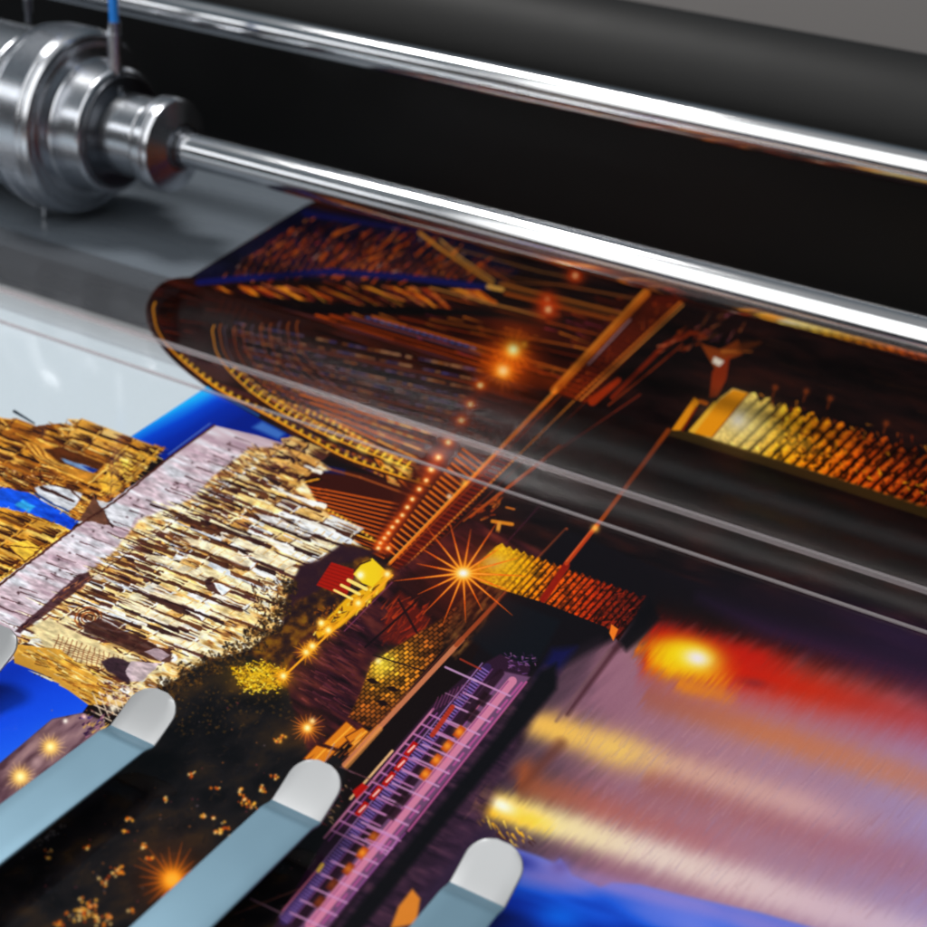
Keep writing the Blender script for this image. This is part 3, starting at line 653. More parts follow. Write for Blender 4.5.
# speckled village lights
for (x, y, s) in ((191, 776, 4), (128, 820, 4), (165, 801, 3), (220, 833, 6), (225, 828, 4), (104, 884, 5), (117, 874, 6), (120, 870, 4), (83, 912, 10), (76, 918, 8), (92, 908, 7), (98, 922, 8), (149, 860, 4), (144, 846, 4), (125, 833, 3), (215, 789, 3), (203, 817, 2.4), (213, 819, 2), (245, 803, 6), (252, 808, 5), (262, 790, 4), (275, 778, 4), (87, 848, 3), (47, 852, 3), (278, 741, 4), (282, 738, 3), (60, 925, 5), (108, 918, 5), (131, 912, 3), (47, 859, 2), (240, 793, 4)):
    for j in range(int(s * 2.2)):
        px, py = x + rng.normal(0, s * .62), y + rng.normal(0, s * .45)
        glow(px, py, rng.uniform(.7, 1.7), [(230, 120, 30), (250, 180, 70), (180, 70, 20), (255, 215, 140)][rng.randint(4)], .9)
for k in range(90):
    x, y = rng.uniform(40, 300), rng.uniform(700, 925); glow(x, y, rng.uniform(.5, 1.1), [(140, 120, 130), (200, 120, 60), (120, 50, 60)][rng.randint(3)], .6)
for k in range(24): x = 48 + rng.normal(0, 10); glow(x, 838 - (x - 48) * .7 + rng.normal(0, 2), 1.2, (150, 140, 140), .6)
star(172, 881, 42, 22, (205, 95, 20), 5, 4); glow(172, 881, 12, (250, 150, 30), .8)
# mauve embankment, far left
poly([(-70, 790), (0, 764), (52, 720), (82, 714), (104, 722), (108, 740), (40, 790), (-70, 860)], 0, 1, 2, lambda X, Y: mixc(dnoise(X, Y, -42, 26, 7, 105, 3), [(.25, (70, 46, 56)), (.55, (120, 92, 100)), (.85, (150, 120, 122))]))
strokes([(80, 716), (105, 715), (108, 728), (86, 738)], 60, [(60, 40, 110), (200, 160, 90), (50, 24, 60), (150, 100, 120)], -40, 2, 7, 1, 2.4, 20, 106)
star(50, 748, 16, 18, (225, 185, 140), 4, 3); star(20, 778, 17, 18, (230, 190, 150), 4.5, 8); glow(65, 722, 2.4, (255, 245, 235)); glow(84, 718, 2.2, (250, 210, 200)); glow(36, 763, 5, (180, 150, 150), .7)
glow(113, 709, 4, (255, 245, 220), .9)

# ================= brick wall by the quay, salmon kerb
bw = [(348, 718), (360, 694), (371, 664), (392, 650), (440, 620), (474, 590), (482, 598), (446, 645), (416, 682), (380, 730), (366, 728)]
def brick(X, Y):
    a = (X * .70 + Y * -.71) / 6.2; b = (X * .62 + Y * .78) / 3.6; r = np.floor(b); u = (a + .5 * (r % 2)); fu = u - np.floor(u); fb = b - r
    mort = np.clip(np.minimum(np.minimum(fu, 1 - fu) * 5, np.minimum(fb, 1 - fb) * 4), 0, 1)
    n = vnoise(np.floor(u) * 3.7, r * 5.1, 4); d = np.sqrt((X - 384) ** 2 + (Y - 664) ** 2)
    base = mixc(d / 100, [(0, (250, 205, 80)), (.2, (225, 150, 44)), (.45, (165, 92, 34)), (1, (92, 44, 26))])
    return base * (.22 + .78 * mort)[..., None] * (.35 + .95 * n)[..., None]
poly(bw, 0, 1, 2, brick); glow(382, 667, 14, (245, 215, 70), .7, 8, -50); glow(378, 662, 3, (255, 240, 170), .9)
for x, y in ((392, 690), (382, 704), (372, 682)): poly([(x - 7, y - 2), (x + 1, y - 3), (x + 7, y + 2), (x, y + 3)], (22, 10, 12), .95)
seg((373, 656), (424, 672), 1.4, (26, 14, 16), .9)
poly([(458, 602), (500, 575), (520, 590), (455, 660), (440, 650)], 0, .8, 4, lambda X, Y: mixc(dnoise(X, Y, -48, 7, 3, 107, 2), [(.3, (22, 14, 12)), (.6, (80, 50, 28)), (.85, (120, 84, 44))]))
for pt in ([(323, 745), (346, 722), (358, 732), (338, 750)], [(303, 760), (316, 746), (336, 752), (322, 766)], [(345, 738), (362, 728), (372, 735), (356, 752)]):
    poly(pt, (205, 122, 34)); pline([lerp(pt[0], pt[3], .5), lerp(pt[1], pt[2], .5)], 1.6, (250, 180, 70), .8); pline(pt + [pt[0]], 1.2, (90, 40, 18))
seg((350, 752), (378, 728), 5, (200, 120, 40), .9); strokes([(300, 762), (350, 755), (375, 730), (350, 740)], 80, [(210, 130, 50), (120, 60, 24), (240, 180, 90)], -42, 4, 10, .8, 1.8, 8, 108)
seg((344, 766), (462, 640), 5.2, (190, 118, 84), .95); seg((456, 646), (566, 530), 4.4, (150, 72, 40), .95, 3.4); seg((342, 762), (460, 636), 1.2, (80, 40, 30), .9); seg((346, 768), (380, 730), 5, (222, 150, 80), .6)

# ================= river side: black, then violet
poly([(565, 530), (660, 570), (1010, 690), (1010, 1000), (310, 1000), (330, 900), (420, 780), (500, 600)], (17, 12, 16), 1, 3)
poly([(470, 640), (505, 598), (560, 622), (540, 660), (512, 672)], (16, 18, 24), .9, 6)
def river(X, Y):
    u = X * .95 + Y * .31; v = -X * .31 + Y * .95        # v across the light streaks
    n = dnoise(X, Y, -42, 34, 6, 111, 3) - .5
    t = (X - 480) / 450
    c = mixc(np.clip(t + n * .12, 0, 1), [(0, (48, 34, 54)), (.12, (84, 64, 76)), (.28, (142, 100, 116)), (.55, (164, 122, 136)), (.8, (160, 128, 152)), (1, (160, 140, 178))])
    top = np.clip((Y - (606 + (X - 620) * .24) + n * 22) / 50, 0, 1)
    c = c * (.1 + .9 * top)[..., None]
    lft = np.clip(((X - 470) * .74 + (Y - 700) * .67 + n * 10) / 80, 0, 1)
    return c * (.36 + .64 * lft)[..., None]
poly([(612, 640), (660, 600), (1010, 700), (1010, 1000), (360, 1000), (420, 880), (520, 745), (560, 670)], 0, 1, 8, river)
poly([(700, 598), (1010, 690), (1010, 750), (900, 690), (760, 640)], (38, 24, 50), .85, 22)
def streakpoly(x0, y0, L, W, stops, a=1., ang=19, seed=0, taper=.3, pw=2.0, rag=.5):
    """a soft smeared reflection that starts at one point and runs off to the right"""
    c, s = math.cos(math.radians(ang)), math.sin(math.radians(ang))
    xs = [x0 - 20, x0 + L * c + 20]; sl = bb(xs[0], y0 - W * 2, xs[1], y0 + L * s + W * 2.4)
    X = GX[sl] - x0; Y = GY[sl] - y0; u = X * c + Y * s; v = -X * s + Y * c
    n = dnoise(GX[sl], GY[sl], -50, 22, 2.6, 120 + seed, 2) - .5
    u2 = u + n * 26 * rag; v2 = v + n * W * .55 * rag
    t = np.clip(u2 / L, 0, 1); wd = W * (1 + taper * t)
    m = np.exp(-(np.abs(v2) / wd * 1.5) ** pw) * np.clip(u2 / 8, 0, 1) * np.interp(t, [0, .75, 1], [1, .8, 0]) * a
    put(sl, m, mixc(t, stops))
streakpoly(640, 772, 430, 34, [(0, (150, 90, 84)), (.5, (158, 100, 112)), (1, (150, 120, 150))], .75, 19, 1)
streakpoly(515, 782, 260, 24, [(0, (150, 84, 50)), (.3, (172, 100, 84)), (1, (165, 110, 125))], .8, 18, 2)
streakpoly(640, 696, 430, 22, [(0, (150, 92, 84)), (.3, (188, 116, 76)), (.6, (190, 122, 88)), (1, (172, 116, 120))], .85, 17, 3)
streakpoly(520, 718, 400, 19, [(0, (210, 165, 110)), (.06, (222, 172, 96)), (.25, (216, 176, 112)), (.42, (206, 165, 145)), (.8, (206, 168, 168)), (1, (190, 165, 180))], .95, 17.5, 4, .5)
glow(555, 731, 40, (232, 186, 92), .75, 13, 16); glow(614, 752, 34, (232, 192, 106), .7, 18, 17); seg((523, 722), (533, 714), 4, (235, 205, 190), .9, 2)
streakpoly(640, 646, 470, 34, [(0, (180, 26, 8)), (.2, (184, 28, 8)), (.38, (184, 42, 18)), (.55, (170, 58, 52)), (.75, (160, 72, 86)), (1, (145, 88, 108))], 1, 14.5, 5, .5, 1.7, .35)
glow(900, 640, 120, (46, 28, 58), .8, 24, 18)
glow(780, 606, 90, (26, 16, 26), .8, 14, 18)
streakpoly(650, 636, 150, 18, [(0, (175, 22, 8)), (1, (190, 30, 12))], .9, 12, 6, .1)
streakpoly(640, 658, 110, 20, [(0, (205, 70, 10)), (.25, (230, 170, 20)), (.6, (226, 150, 22)), (1, (200, 70, 20))], 1, 14, 7, 0, 2, 1.)
streakpoly(672, 684, 70, 12, [(0, (215, 130, 30)), (1, (205, 120, 50))], .8, 14, 8, 0)
glow(684, 655, 36, (232, 205, 20), .95, 17, 8, 1.5); glow(696, 659, 16, (240, 225, 120), .95, 10, 10); glow(697, 659, 11, (235, 225, 225), 1, 7, 15)
glow(754, 684, 14, (135, 42, 44), .8, 5, 10)
streakpoly(476, 800, 600, 22, [(0, (240, 185, 60)), (.06, (248, 216, 110)), (.14, (240, 222, 165)), (.3, (228, 210, 196)), (.6, (214, 188, 196)), (1, (200, 180, 205))], 1, 17.5, 9, .6, 2.4)
streakpoly(472, 803, 90, 12, [(0, (245, 180, 40)), (1, (250, 220, 90))], 1, 18, 10, .1, 2.4, .7)
glow(502, 807, 14, (250, 245, 225), 1, 7, 25); seg((464, 820), (484, 798), 1.4, (200, 150, 110), .8); poly([(478, 796), (486, 802), (481, 806), (476, 802)], (30, 20, 10), .9); strokes([(476, 815), (500, 820), (540, 845), (520, 850), (480, 830)], 80, [(235, 175, 50), (60, 30, 30), (245, 205, 90)], 55, 3, 10, .8, 2.6, 15, 121, .8)
poly([(500, 700), (560, 660), (600, 640), (590, 690), (520, 720)], (70, 52, 66), .35, 14)
seg((618, 646), (567, 715), 6, (60, 30, 36), .7, 4, 4); seg((610, 650), (556, 722), 3, (110, 80, 84), .6, None, 3)
poly([(552, 650), (576, 648), (545, 690), (530, 700), (535, 680)], (22, 22, 78), .75, 9)
seg((560, 745), (520, 790), 12, (96, 50, 36), .5, 8, 8); glow(522, 770, 14, (170, 84, 40), .5, 9, -40)
strokes([(560, 700), (927, 770), (927, 925), (620, 860)], 1400, [(176, 132, 146), (150, 108, 122), (190, 150, 150), (150, 126, 156)], -50, 8, 34, .8, 2.6, 10, 122, .16)
# blue corner
bl = [(505, 846), (540, 858), (554, 864), (560, 860), (572, 876), (600, 888), (612, 884), (640, 886), (680, 896), (760, 914), (1010, 985), (1010, 1010), (470, 1010), (490, 905)]
poly(bl, 0, 1, 4, lambda X, Y: mixc(((X - 500) * .30 + (880 - Y) * 1.0 + dnoise(X, Y, 17, 60, 16, 130, 2) * 50) / 110, [(0, (18, 50, 155)), (.2, (32, 86, 200)), (.42, (84, 108, 202)), (.7, (125, 128, 200)), (1, (156, 138, 195))]))
for k in range(14): glow(560 + k * 30, 872 + k * 8.2, 26, (156, 134, 196), .45, 9, 15)
glow(548, 880, 36, (130, 118, 186), .75, 9, 14); glow(560, 868, 10, (110, 96, 160), .9, 8); glow(560, 918, 26, (24, 104, 215), .8, 12, 10); glow(518, 862, 20, (40, 46, 130), .8, 8, 15); glow(700, 925, 60, (110, 130, 220), .6, 14, 12)
# dark quay edge and boat shadow
poly([(380, 1000), (420, 900), (480, 830), (505, 770), (545, 700), (560, 672), (545, 668), (420, 800), (320, 950), (320, 1000)], 0, .85, 10, lambda X, Y: mixc(dnoise(X, Y, 24, 20, 5, 140, 3), [(.2, (34, 22, 36)), (.5, (56, 36, 54)), (.85, (84, 54, 72))]))
poly([(300, 985), (333, 938), (408, 846), (500, 733), (540, 672), (556, 664), (556, 690), (512, 742), (420, 856), (350, 945), (320, 990)], (13, 12, 15), .95, 6)
poly([(390, 930), (398, 908), (412, 890), (420, 900), (416, 925)], (210, 130, 50), .95, 3)

# ================= the train / gangway
poly([(262, 948), (323, 842), (352, 800), (432, 706), (470, 672), (500, 655), (530, 668), (526, 682), (486, 735), (405, 836), (330, 930), (322, 948)], (44, 24, 42), .98, 2)
poly([(292, 936), (486, 684), (502, 672), (530, 678), (486, 733), (405, 832), (330, 926), (320, 940)], (120, 84, 118), .8, 2)
seg((296, 925), (500, 674), 10, (34, 16, 28), .85, 8, 1.5)
def tp(a, b):
    """a along the train 0..1 (near to far), b across it 0..1"""
    L = lerp((288, 932), (477, 672), a); R = lerp((330, 932), (528, 672), a); return lerp(L, R, b)
PK = (188, 118, 150); PU = (120, 88, 160)
seg((310, 927), (512, 682), 10.5, (202, 128, 156), .95, 9); seg((308, 926), (508, 682), 1.2, (120, 60, 110), .8); strokes([(302, 926), (500, 680), (514, 684), (316, 930)], 100, [(210, 110, 140), (150, 80, 150)], -51, 8, 26, .8, 1.8, 2, 151, .7)
seg((284, 922), (487, 668), 9.5, (50, 34, 74), .95, 8)
for k in range(96):
    p = lerp((280.5, 919), (483.5, 666), k / 96); seg(p, (p[0] + 7, p[1] + 4.6), 1.5, (142, 112, 182), .85)
seg((279, 918), (482, 664), 1.3, (170, 130, 190), .8); seg((290, 924), (492, 670), 1.2, (120, 70, 130), .8)
seg((324, 839), (433, 710), 2.4, PK, .95); seg((328, 842), (437, 714), 1.2, (150, 80, 150), .9); seg((350, 800), (392, 752), 2.6, (235, 190, 140), .9)
seg((282, 912), (318, 870), 1.8, (200, 110, 130), .9); seg((318, 872), (322, 866), 4, (240, 190, 90))
for k in range(14):
    p = lerp((322, 925), (526, 678), k / 14); seg(p, (p[0] + 10, p[1] - 12), 2.2, (170, 84, 140), .95)
seg((330, 922), (405, 834), 1.2, (150, 80, 150), .9); seg((408, 832), (526, 683), 2.2, (176, 90, 140), .9)
for k in range(19):
    t = k / 19; p = lerp((290, 914), (484, 668), t); q = (p[0] + 36, p[1] + 16)
    seg(p, q, 2.1, (196, 146, 186), .85)
    if t > .28: p = lerp((326, 838), (438, 706), (t - .28) / .72); seg(p, (p[0] + 32, p[1] + 15), 2.0, (186, 124, 170), .85)
for k, (x, y) in enumerate([(361, 811), (375, 795), (388, 781), (400, 766), (410, 751)]):
    poly([(x - 7, y + 4), (x + 3, y - 9), (x + 8, y - 6), (x - 2, y + 7)], (165, 22, 16)); seg((x - 2, y + 2), (x + 4, y - 4), 2, (250, 200, 190), .95)
seg((432, 736), (452, 708), 5, (165, 50, 26), .9); poly([(352, 792), (362, 784), (368, 788), (356, 800)], (170, 20, 14), .95, 1.5)
for x, y, g in ((361, 854, 1), (347, 870, .6), (424, 775, 1), (435, 761, 1), (446, 747, 1), (458, 733, 1), (372, 838, .5), (331, 886, .2), (318, 903, .2)):
    poly([(x - 6, y + 3), (x + 2, y - 7), (x + 8, y - 3), (x, y + 7)], (60 + 110 * g, 24 + 40 * g, 20), .95, 1.5); glow(x + 1, y, 4.2, (235, 150, 50), .9 * g)
for x, y in ((402, 800), (392, 814), (470, 716), (482, 700)): poly([(x - 7, y + 4), (x + 2, y - 8), (x + 10, y - 3), (x + 1, y + 8)], (30, 14, 20), .8, 2)
for p, q in (((367, 828), (400, 842)), ((372, 845), (386, 856)), ((388, 836), (376, 852)), ((396, 842), (386, 856)), ((365, 840), (392, 850))): seg(p, q, 1.5, (190, 130, 180), .9)
for k in range(9): seg((446 + k * 4 - 14, 686 - k * 2 + 26), (452 + k * 4 - 14, 672 - k * 2 + 26), 1.1, (120, 62, 100), .7)
seg((445, 668), (476, 682), 2.2, (190, 150, 190), .9); seg((445, 694), (470, 704), 1.1, (150, 110, 140), .8); seg((460, 660), (480, 670), 2, (170, 60, 40), .7)
strokes([(505, 655), (530, 655), (540, 665), (525, 675), (508, 668)], 70, [(110, 70, 130), (50, 30, 60), (150, 100, 150)], 30, 2, 5, .8, 1.8, 60, 152, .8)
strokes([(352, 800), (330, 830), (310, 820), (345, 780), (352, 770)], 70, [(140, 110, 130), (70, 40, 60), (200, 160, 120), (120, 40, 40)], 20, 2, 7, .8, 1.8, 40, 153, .7)
seg((334, 745), (306, 800), 1.2, (150, 130, 160), .6); seg((250, 900), (282, 915), 1.6, (150, 110, 130), .8); seg((235, 915), (300, 890), 1.2, (120, 70, 60), .6); seg((340, 768), (378, 784), 1.4, (110, 70, 80), .7)

# ================= roof with ridges and the great star
def roof_l(X, Y):
    t = ((X - 478) * .95 + (Y - 565) * .31) / 160
    base = mixc(t, [(0, (252, 180, 16)), (.12, (255, 205, 40)), (.3, (250, 165, 14)), (.5, (232, 96, 14)), (.75, (180, 50, 12)), (1, (80, 20, 12))])
    s = (X + Y * .92) / 7.4; u = s - np.floor(s); on = np.clip((t - .1) / .25, 0, 1)
    rid = np.clip((u - .5) / .15, 0, 1) * np.clip((1 - u) / .12, 0, 1)
    n = dnoise(X, Y, -45, 4, 3, 161, 2); base = base * (.68 + .6 * dnoise(X, Y, 10, 2, 1.5, 164, 2))[..., None]
    return np.clip(base * (1 - .72 * rid * on)[..., None] * (1 - .55 * np.clip((n - .5) * 5, 0, 1) * on)[..., None], 0, 1)
rl = [(468, 574), (484, 558), (496, 547)]
for k in range(19):
    x = 502 + k * 7.3; y = 546 + k * 2.7; rl += [(x, y - 2), (x + 4, y + 3)]
rl += [(646, 596), (636, 615), (618, 642), (606, 628), (590, 622), (545, 604), (500, 590), (480, 583)]
poly(rl, 0, fn=roof_l); glow(493, 563, 11, (235, 215, 150), .9, 6, 0); glow(505, 566, 22, (240, 205, 40), .5, 12, 20); strokes([(600, 585), (645, 596), (620, 635), (590, 618)], 130, [(20, 10, 12), (150, 40, 20), (90, 26, 16)], -45, 2, 7, 1, 2.6, 40, 162, .8)
poly([(609, 634), (611, 625), (618, 630), (613, 642)], (225, 120, 40))
poly([(618, 642), (640, 612), (650, 600), (660, 620), (640, 640), (626, 652)], (12, 9, 12), .9, 6)
seg((543, 600), (566, 566), 7, (130, 26, 12), .95); seg((566, 564), (600, 522), 4.6, (175, 62, 26), .95, 4); seg((566, 562), (598, 522), 1.2, (225, 110, 60), .8); seg((600, 522), (668, 431), 4, (150, 70, 24), .95, 4.6)
glow(595, 529, 4, (255, 190, 90), .9)
seg((505, 545), (545, 500), 1.2, (70, 30, 50), .7)
X0, Y0 = 463, 574
glow(X0, Y0, 46, (120, 36, 12), .5); 
for k in range(17):
    a = math.radians(3 + 360 * k / 17); L = [64, 52, 70, 48, 58, 66][k % 6]
    seg((X0, Y0), (X0 + L * math.cos(a), Y0 + L * math.sin(a) * .85), 2.8, (232, 100, 24), .95, .3); seg((X0, Y0), (X0 + L * .55 * math.cos(a), Y0 + L * .55 * math.sin(a) * .85), 1.5, (255, 190, 80), .9, .3)
glow(X0, Y0, 11, (245, 140, 20), .9); glow(X0, Y0, 7.5, (255, 220, 100), 1, 5.5); glow(X0, Y0, 5, (240, 240, 245), 1, 3.8)

# punch of the inks, then the fine grain of the print
lum = cv.mean(axis=2, keepdims=True); cv = lum + (cv - lum) * 1.12; cv = (cv - .012) * 1.06
cv += ((rng.rand(chh, cw, 1).astype(np.float32) - .5) * .02)
np.clip(cv, 0, 1, out=cv)
lin = np.where(cv <= .04045, cv / 12.92, ((cv + .055) / 1.055) ** 2.4).astype(np.float32)

# ---- lay the picture out flat in sheet coordinates (metres)
TX0, TX1, TY0, TY1 = -.64, .06, .15, .72; TW, TH = 3200, 2400
gx = np.linspace(TX0, TX1, TW, dtype=np.float32)[None, :]; gy = np.linspace(TY0, TY1, TH, dtype=np.float32)[:, None]
qx = X_AX.x * gx + Y_AX.x * gy - Z_AX.x * CAM_H; qy = X_AX.y * gx + Y_AX.y * gy - Z_AX.y * CAM_H; qz = -(X_AX.z * gx + Y_AX.z * gy - Z_AX.z * CAM_H)
px = (463.5 + 1500.14 * qx / qz - OX) * SC - .5; py = (463.5 - 1500.14 * qy / qz - OY) * SC - .5
px = np.clip(px, 0, cw - 1.01); py = np.clip(py, 0, chh - 1.01)
xi = px.astype(np.int32); yi = py.astype(np.int32); fx_ = (px - xi)[..., None]; fy_ = (py - yi)[..., None]
tex = np.ones((TH, TW, 4), np.float32)
tex[..., :3] = (lin[yi, xi] * (1 - fx_) + lin[yi, xi + 1] * fx_) * (1 - fy_) + (lin[yi + 1, xi] * (1 - fx_) + lin[yi + 1, xi + 1] * fx_) * fy_
img = bpy.data.images.new('printed_picture', TW, TH, alpha=False, float_buffer=False)
enc = np.where(tex <= .0031308, tex * 12.92, 1.055 * tex ** (1 / 2.4) - .055).astype(np.float32)
img.pixels.foreach_set(enc.ravel()); img.update(); img.pack()
del lin, px, py, xi, yi, fx_, fy_, qx, qy, qz, GX, GY, enc, tex

m_print, t, b = mat('glossy_print')
ti = t.nodes.new('ShaderNodeTexImage'); ti.image = img; ti.extension = 'EXTEND'; ti.interpolation = 'Cubic'
uvn = t.nodes.new('ShaderNodeUVMap'); uvn.uv_map = 'sheet'
t.links.new(uvn.outputs[0], ti.inputs[0]); t.links.new(ti.outputs[0], b.inputs['Base Color'])
b.inputs['Roughness'].default_value = .085; b.inputs['IOR'].default_value = 1.38
nz = t.nodes.new('ShaderNodeTexNoise'); nz.inputs['Scale'].default_value = 9; tcn = t.nodes.new('ShaderNodeTexCoord')
bp = t.nodes.new('ShaderNodeBump'); bp.inputs['Strength'].default_value = .08; bp.inputs['Distance'].default_value = .002
t.links.new(tcn.outputs['Object'], nz.inputs[0]); t.links.new(nz.outputs[0], bp.inputs['Height']); t.links.new(bp.outputs[0], b.inputs['Normal'])

def to_sheet(x, y):
    d = [X_AX[k] * 0 for k in range(3)]
    v = Vector((x - 463.5, -(y - 463.5), -1500.14))
    dw = Vector((X_AX.dot(v), Y_AX.dot(v), Z_AX.dot(v))); tt = -CAM_H / dw.z
    return (dw.x * tt, dw.y * tt)
outline = [(.28, .10), (.28, .72), (-.453, .72)] + [to_sheet(305, 206)] + [to_sheet(*p) for p in edge_arch if p[1] < 333 and p[0] < 191] + [(-.80, .4715), (-.80, .10)]
bm = bmesh.new()
vs = [bm.verts.new((x, y, .0004)) for x, y in outline]; top = bm.faces.new(vs)
if top.normal.z < 0: top.normal_flip()
ex = bmesh.ops.extrude_face_region(bm, geom=[top])
bmesh.ops.translate(bm, verts=[e for e in ex['geom'] if isinstance(e, bmesh.types.BMVert)], vec=(0, 0, -.0004))
uv = bm.loops.layers.uv.new('sheet')
for f in bm.faces:
    for l in f.loops: l[uv].uv = ((l.vert.co.x - TX0) / (TX1 - TX0), (l.vert.co.y - TY0) / (TY1 - TY0))
o = obj('printed_sheet', bm, m_print)
tag(o, 'glossy colour print of a cathedral and bridge lit at night, spread under the rods', 'print')
#@ENDPAINT

# ------------------------------------------------------------------ setting
m_bed = simple('bed_metal', (.15, .175, .205), .28, 0, .05, 8, (1, 6, 1))
o = obj('table', extrude_yz([(.05, -.02), (.74, -.02), (.74, -.0006), (.05, -.0006)], -1.4, .6), m_bed); tag(o, kind='structure')
m_wall = simple('wall_paint', (.27, .255, .25), .8, 0, .05, 6)
o = obj('wall', extrude_yz([(1.35, -.6), (1.45, -.6), (1.45, .15), (1.35, .15)], -2.2, 1.6, .01), m_wall); tag(o, kind='structure')

# ------------------------------------------------------------------ printer body
m_black = simple('black_body', (.0035, .0033, .0033), .42, 0, .05, 30, Specular_IOR_Level=.25)
m_cover = simple('cover_plastic', (.012, .012, .012), .6, 0, .04, 25, Specular_IOR_Level=.3)
body = empty('printer_body', (-.3, .72, 0))
tag(body, 'black printer housing behind the chrome rods, its dark rounded cover running along the top edge', 'printer')
P = -Vector((-.3, .72, 0))
bm = extrude_yz([(.69, .003), (.80, .003), (.80, .088), (.69, .088)], -1.3, .5, .003)
bmesh.ops.translate(bm, verts=bm.verts, vec=P); obj('front_panel', bm, m_black, body, 40)
pts = []
cy, cz, rr = .752, .089, .0355
for k in range(49):
    a = math.radians(-20 + 220 * k / 48)
    pts.append((cy - rr * math.cos(math.pi - a), cz + rr * math.sin(a)))
pts = [(cy + rr * math.cos(math.radians(t)), cz + rr * math.sin(math.radians(t))) for t in np.linspace(-5, 230, 60)]
bm = extrude_yz(pts, -1.28, .48)
bmesh.ops.translate(bm, verts=bm.verts, vec=P); obj('rounded_cover', bm, m_cover, body, 40)

# ------------------------------------------------------------------ rods
m_chrome = simple('polished_steel', (.80, .81, .83), .14, 1, .09, 22, (.8, 4, 4))
m_steel = simple('turned_steel', (.62, .64, .68), .24, 1, .06, 260, (14, .6, .6))
m_dark = simple('dark_steel', (.16, .17, .19), .3, 1, .05, 100)
r2 = lathe_x([(-.85, .0078), (.55, .0078)], 96)
o = obj('guide_rod', r2, m_chrome, smooth=40, loc=(0, .640, .0985))
tag(o, 'upper polished chrome rod running in front of the rounded black cover, without any hub', 'metal rod')

sh = empty('roller_shaft', (-.5325, .575, .05))
tag(sh, 'lower polished chrome rod with stepped steel hub and large grooved wheel at its left end', 'roller shaft')
AX = .54
AW = .542
def xw(lst): return [(x + AW, r * (.962 if r > .036 else 1)) for x, r in lst]
def xr(lst): return [(x + AX, r) for x, r in lst]
obj('rod', lathe_x(xr([(-.466, .0084), (.5, .0105)]), 96), m_chrome, sh, 40)
obj('rod_seat', lathe_x(bevel_prof(xr([(-.470, .0095), (-.4648, .0104), (-.4640, .0088), (-.462, .0088)]), .0003)), m_dark, sh, 30)
obj('chamfered_cap', lathe_x(bevel_prof(xr([(-.4815, .016), (-.4815, .0225), (-.4800, .0232), (-.4750, .0232), (-.4742, .0222), (-.4735, .0232), (-.4710, .0226), (-.4670, .0118), (-.4670, .009)]), .0004)), m_steel, sh, 25)
obj('collar', lathe_x(bevel_prof(xr([(-.514, .0180), (-.5125, .0203), (-.4835, .0203), (-.4825, .0190), (-.4815, .0190)]), .0005)), m_steel, sh, 25)
obj('neck', lathe_x(bevel_prof(xr([(-.516, .0287), (-.5045, .0285), (-.5040, .0275), (-.5046, .0210), (-.5046, .0185)]), .0004)), m_dark, sh, 30)
obj('stepped_flange', lathe_x(bevel_prof(xw([(-.532, .030), (-.5268, .0445), (-.5258, .0400), (-.5256, .0335), (-.5245, .0325), (-.509, .0315), (-.5075, .0300), (-.5080, .0225), (-.510, .015)]), .0007)), m_steel, sh, 25)
obj('grooved_wheel', lathe_x(bevel_prof(xw([(-.556, .030), (-.555, .0475), (-.5525, .0480), (-.5520, .0462), (-.5495, .0462), (-.5490, .0485), (-.5330, .0487), (-.5322, .0479), (-.5312, .0479), (-.5302, .0483), (-.5275, .0468), (-.5265, .0445)]), .0005), 180, None), m_steel, sh, 25)
obj('hub_body', lathe_x(bevel_prof(xw([(-.72, .0425), (-.562, .0425), (-.560, .0405), (-.5555, .0405)]), .001)), m_steel, sh, 25)
# knurling teeth round the wheel rim
bm = bmesh.new()
for i in range(150):
    a = 2 * math.pi * i / 150
    M = Matrix.Rotation(a, 4, 'X') @ Matrix.Translation((-.5405 + AW, 0, .0487 * .962))
    bmesh.ops.create_cube(bm, size=1, matrix=M @ Matrix.Diagonal((.0125, .0011, .0007, 1)))
obj('knurling', bm, m_steel, sh)
# set screw on the rim of the wheel
bm = bmesh.new()
bmesh.ops.create_cone(bm, cap_ends=True, segments=20, radius1=.0018, radius2=.0018, depth=.006, matrix=Matrix.Translation((-.5455 + AX, -.014, -.0465)))
obj('set_screw', bm, m_steel, sh, 40)

# air line standing on the collar
m_blue = simple('blue_hose', (.01, .22, .75), .35)
al = empty('air_line', (-.5005, .5745, .0695))
tag(al, 'bright blue hose on a thin upright steel stem standing on the hub collar', 'air hose')
obj('stem', lathe_z := tube([(0, 0, -.0008), (0, 0, .004), (0, 0, .0041), (0, 0, .012), (0, 0, .0121), (.000, 0, .029), (0, 0, .0292), (0, 0, .0345)], 0, 24,
    [.0042, .0042, .0032, .0032, .0040, .0036, .0032, .0030]), m_steel, al, 40)
obj('hose', tube([(0, 0, .0335), (-.0002, 0, .035), (-.0014, .001, .043), (-.004, .002, .053), (-.009, .004, .073), (-.017, .01, .103)], .0023, 20), m_blue, al, 60)
ol = empty('oil_nipple', (-.5540, .572, .0960))
tag(ol, 'small dark grey steel nipple with a cap above the large grooved wheel at top left', 'nipple')
obj('stem', tube([(0, 0, -.0015), (0, 0, .004), (.0003, 0, .0042), (0, 0, .010)], 0, 18, [.0016, .0016, .0022, .0022]), m_dark, ol, 40)
obj('cap', tube([(0, 0, .010), (0, 0, .012), (0, 0, .03), (0, 0, .05)], 0, 18, [.0022, .0042, .0045, .0040]), m_dark, ol, 40)

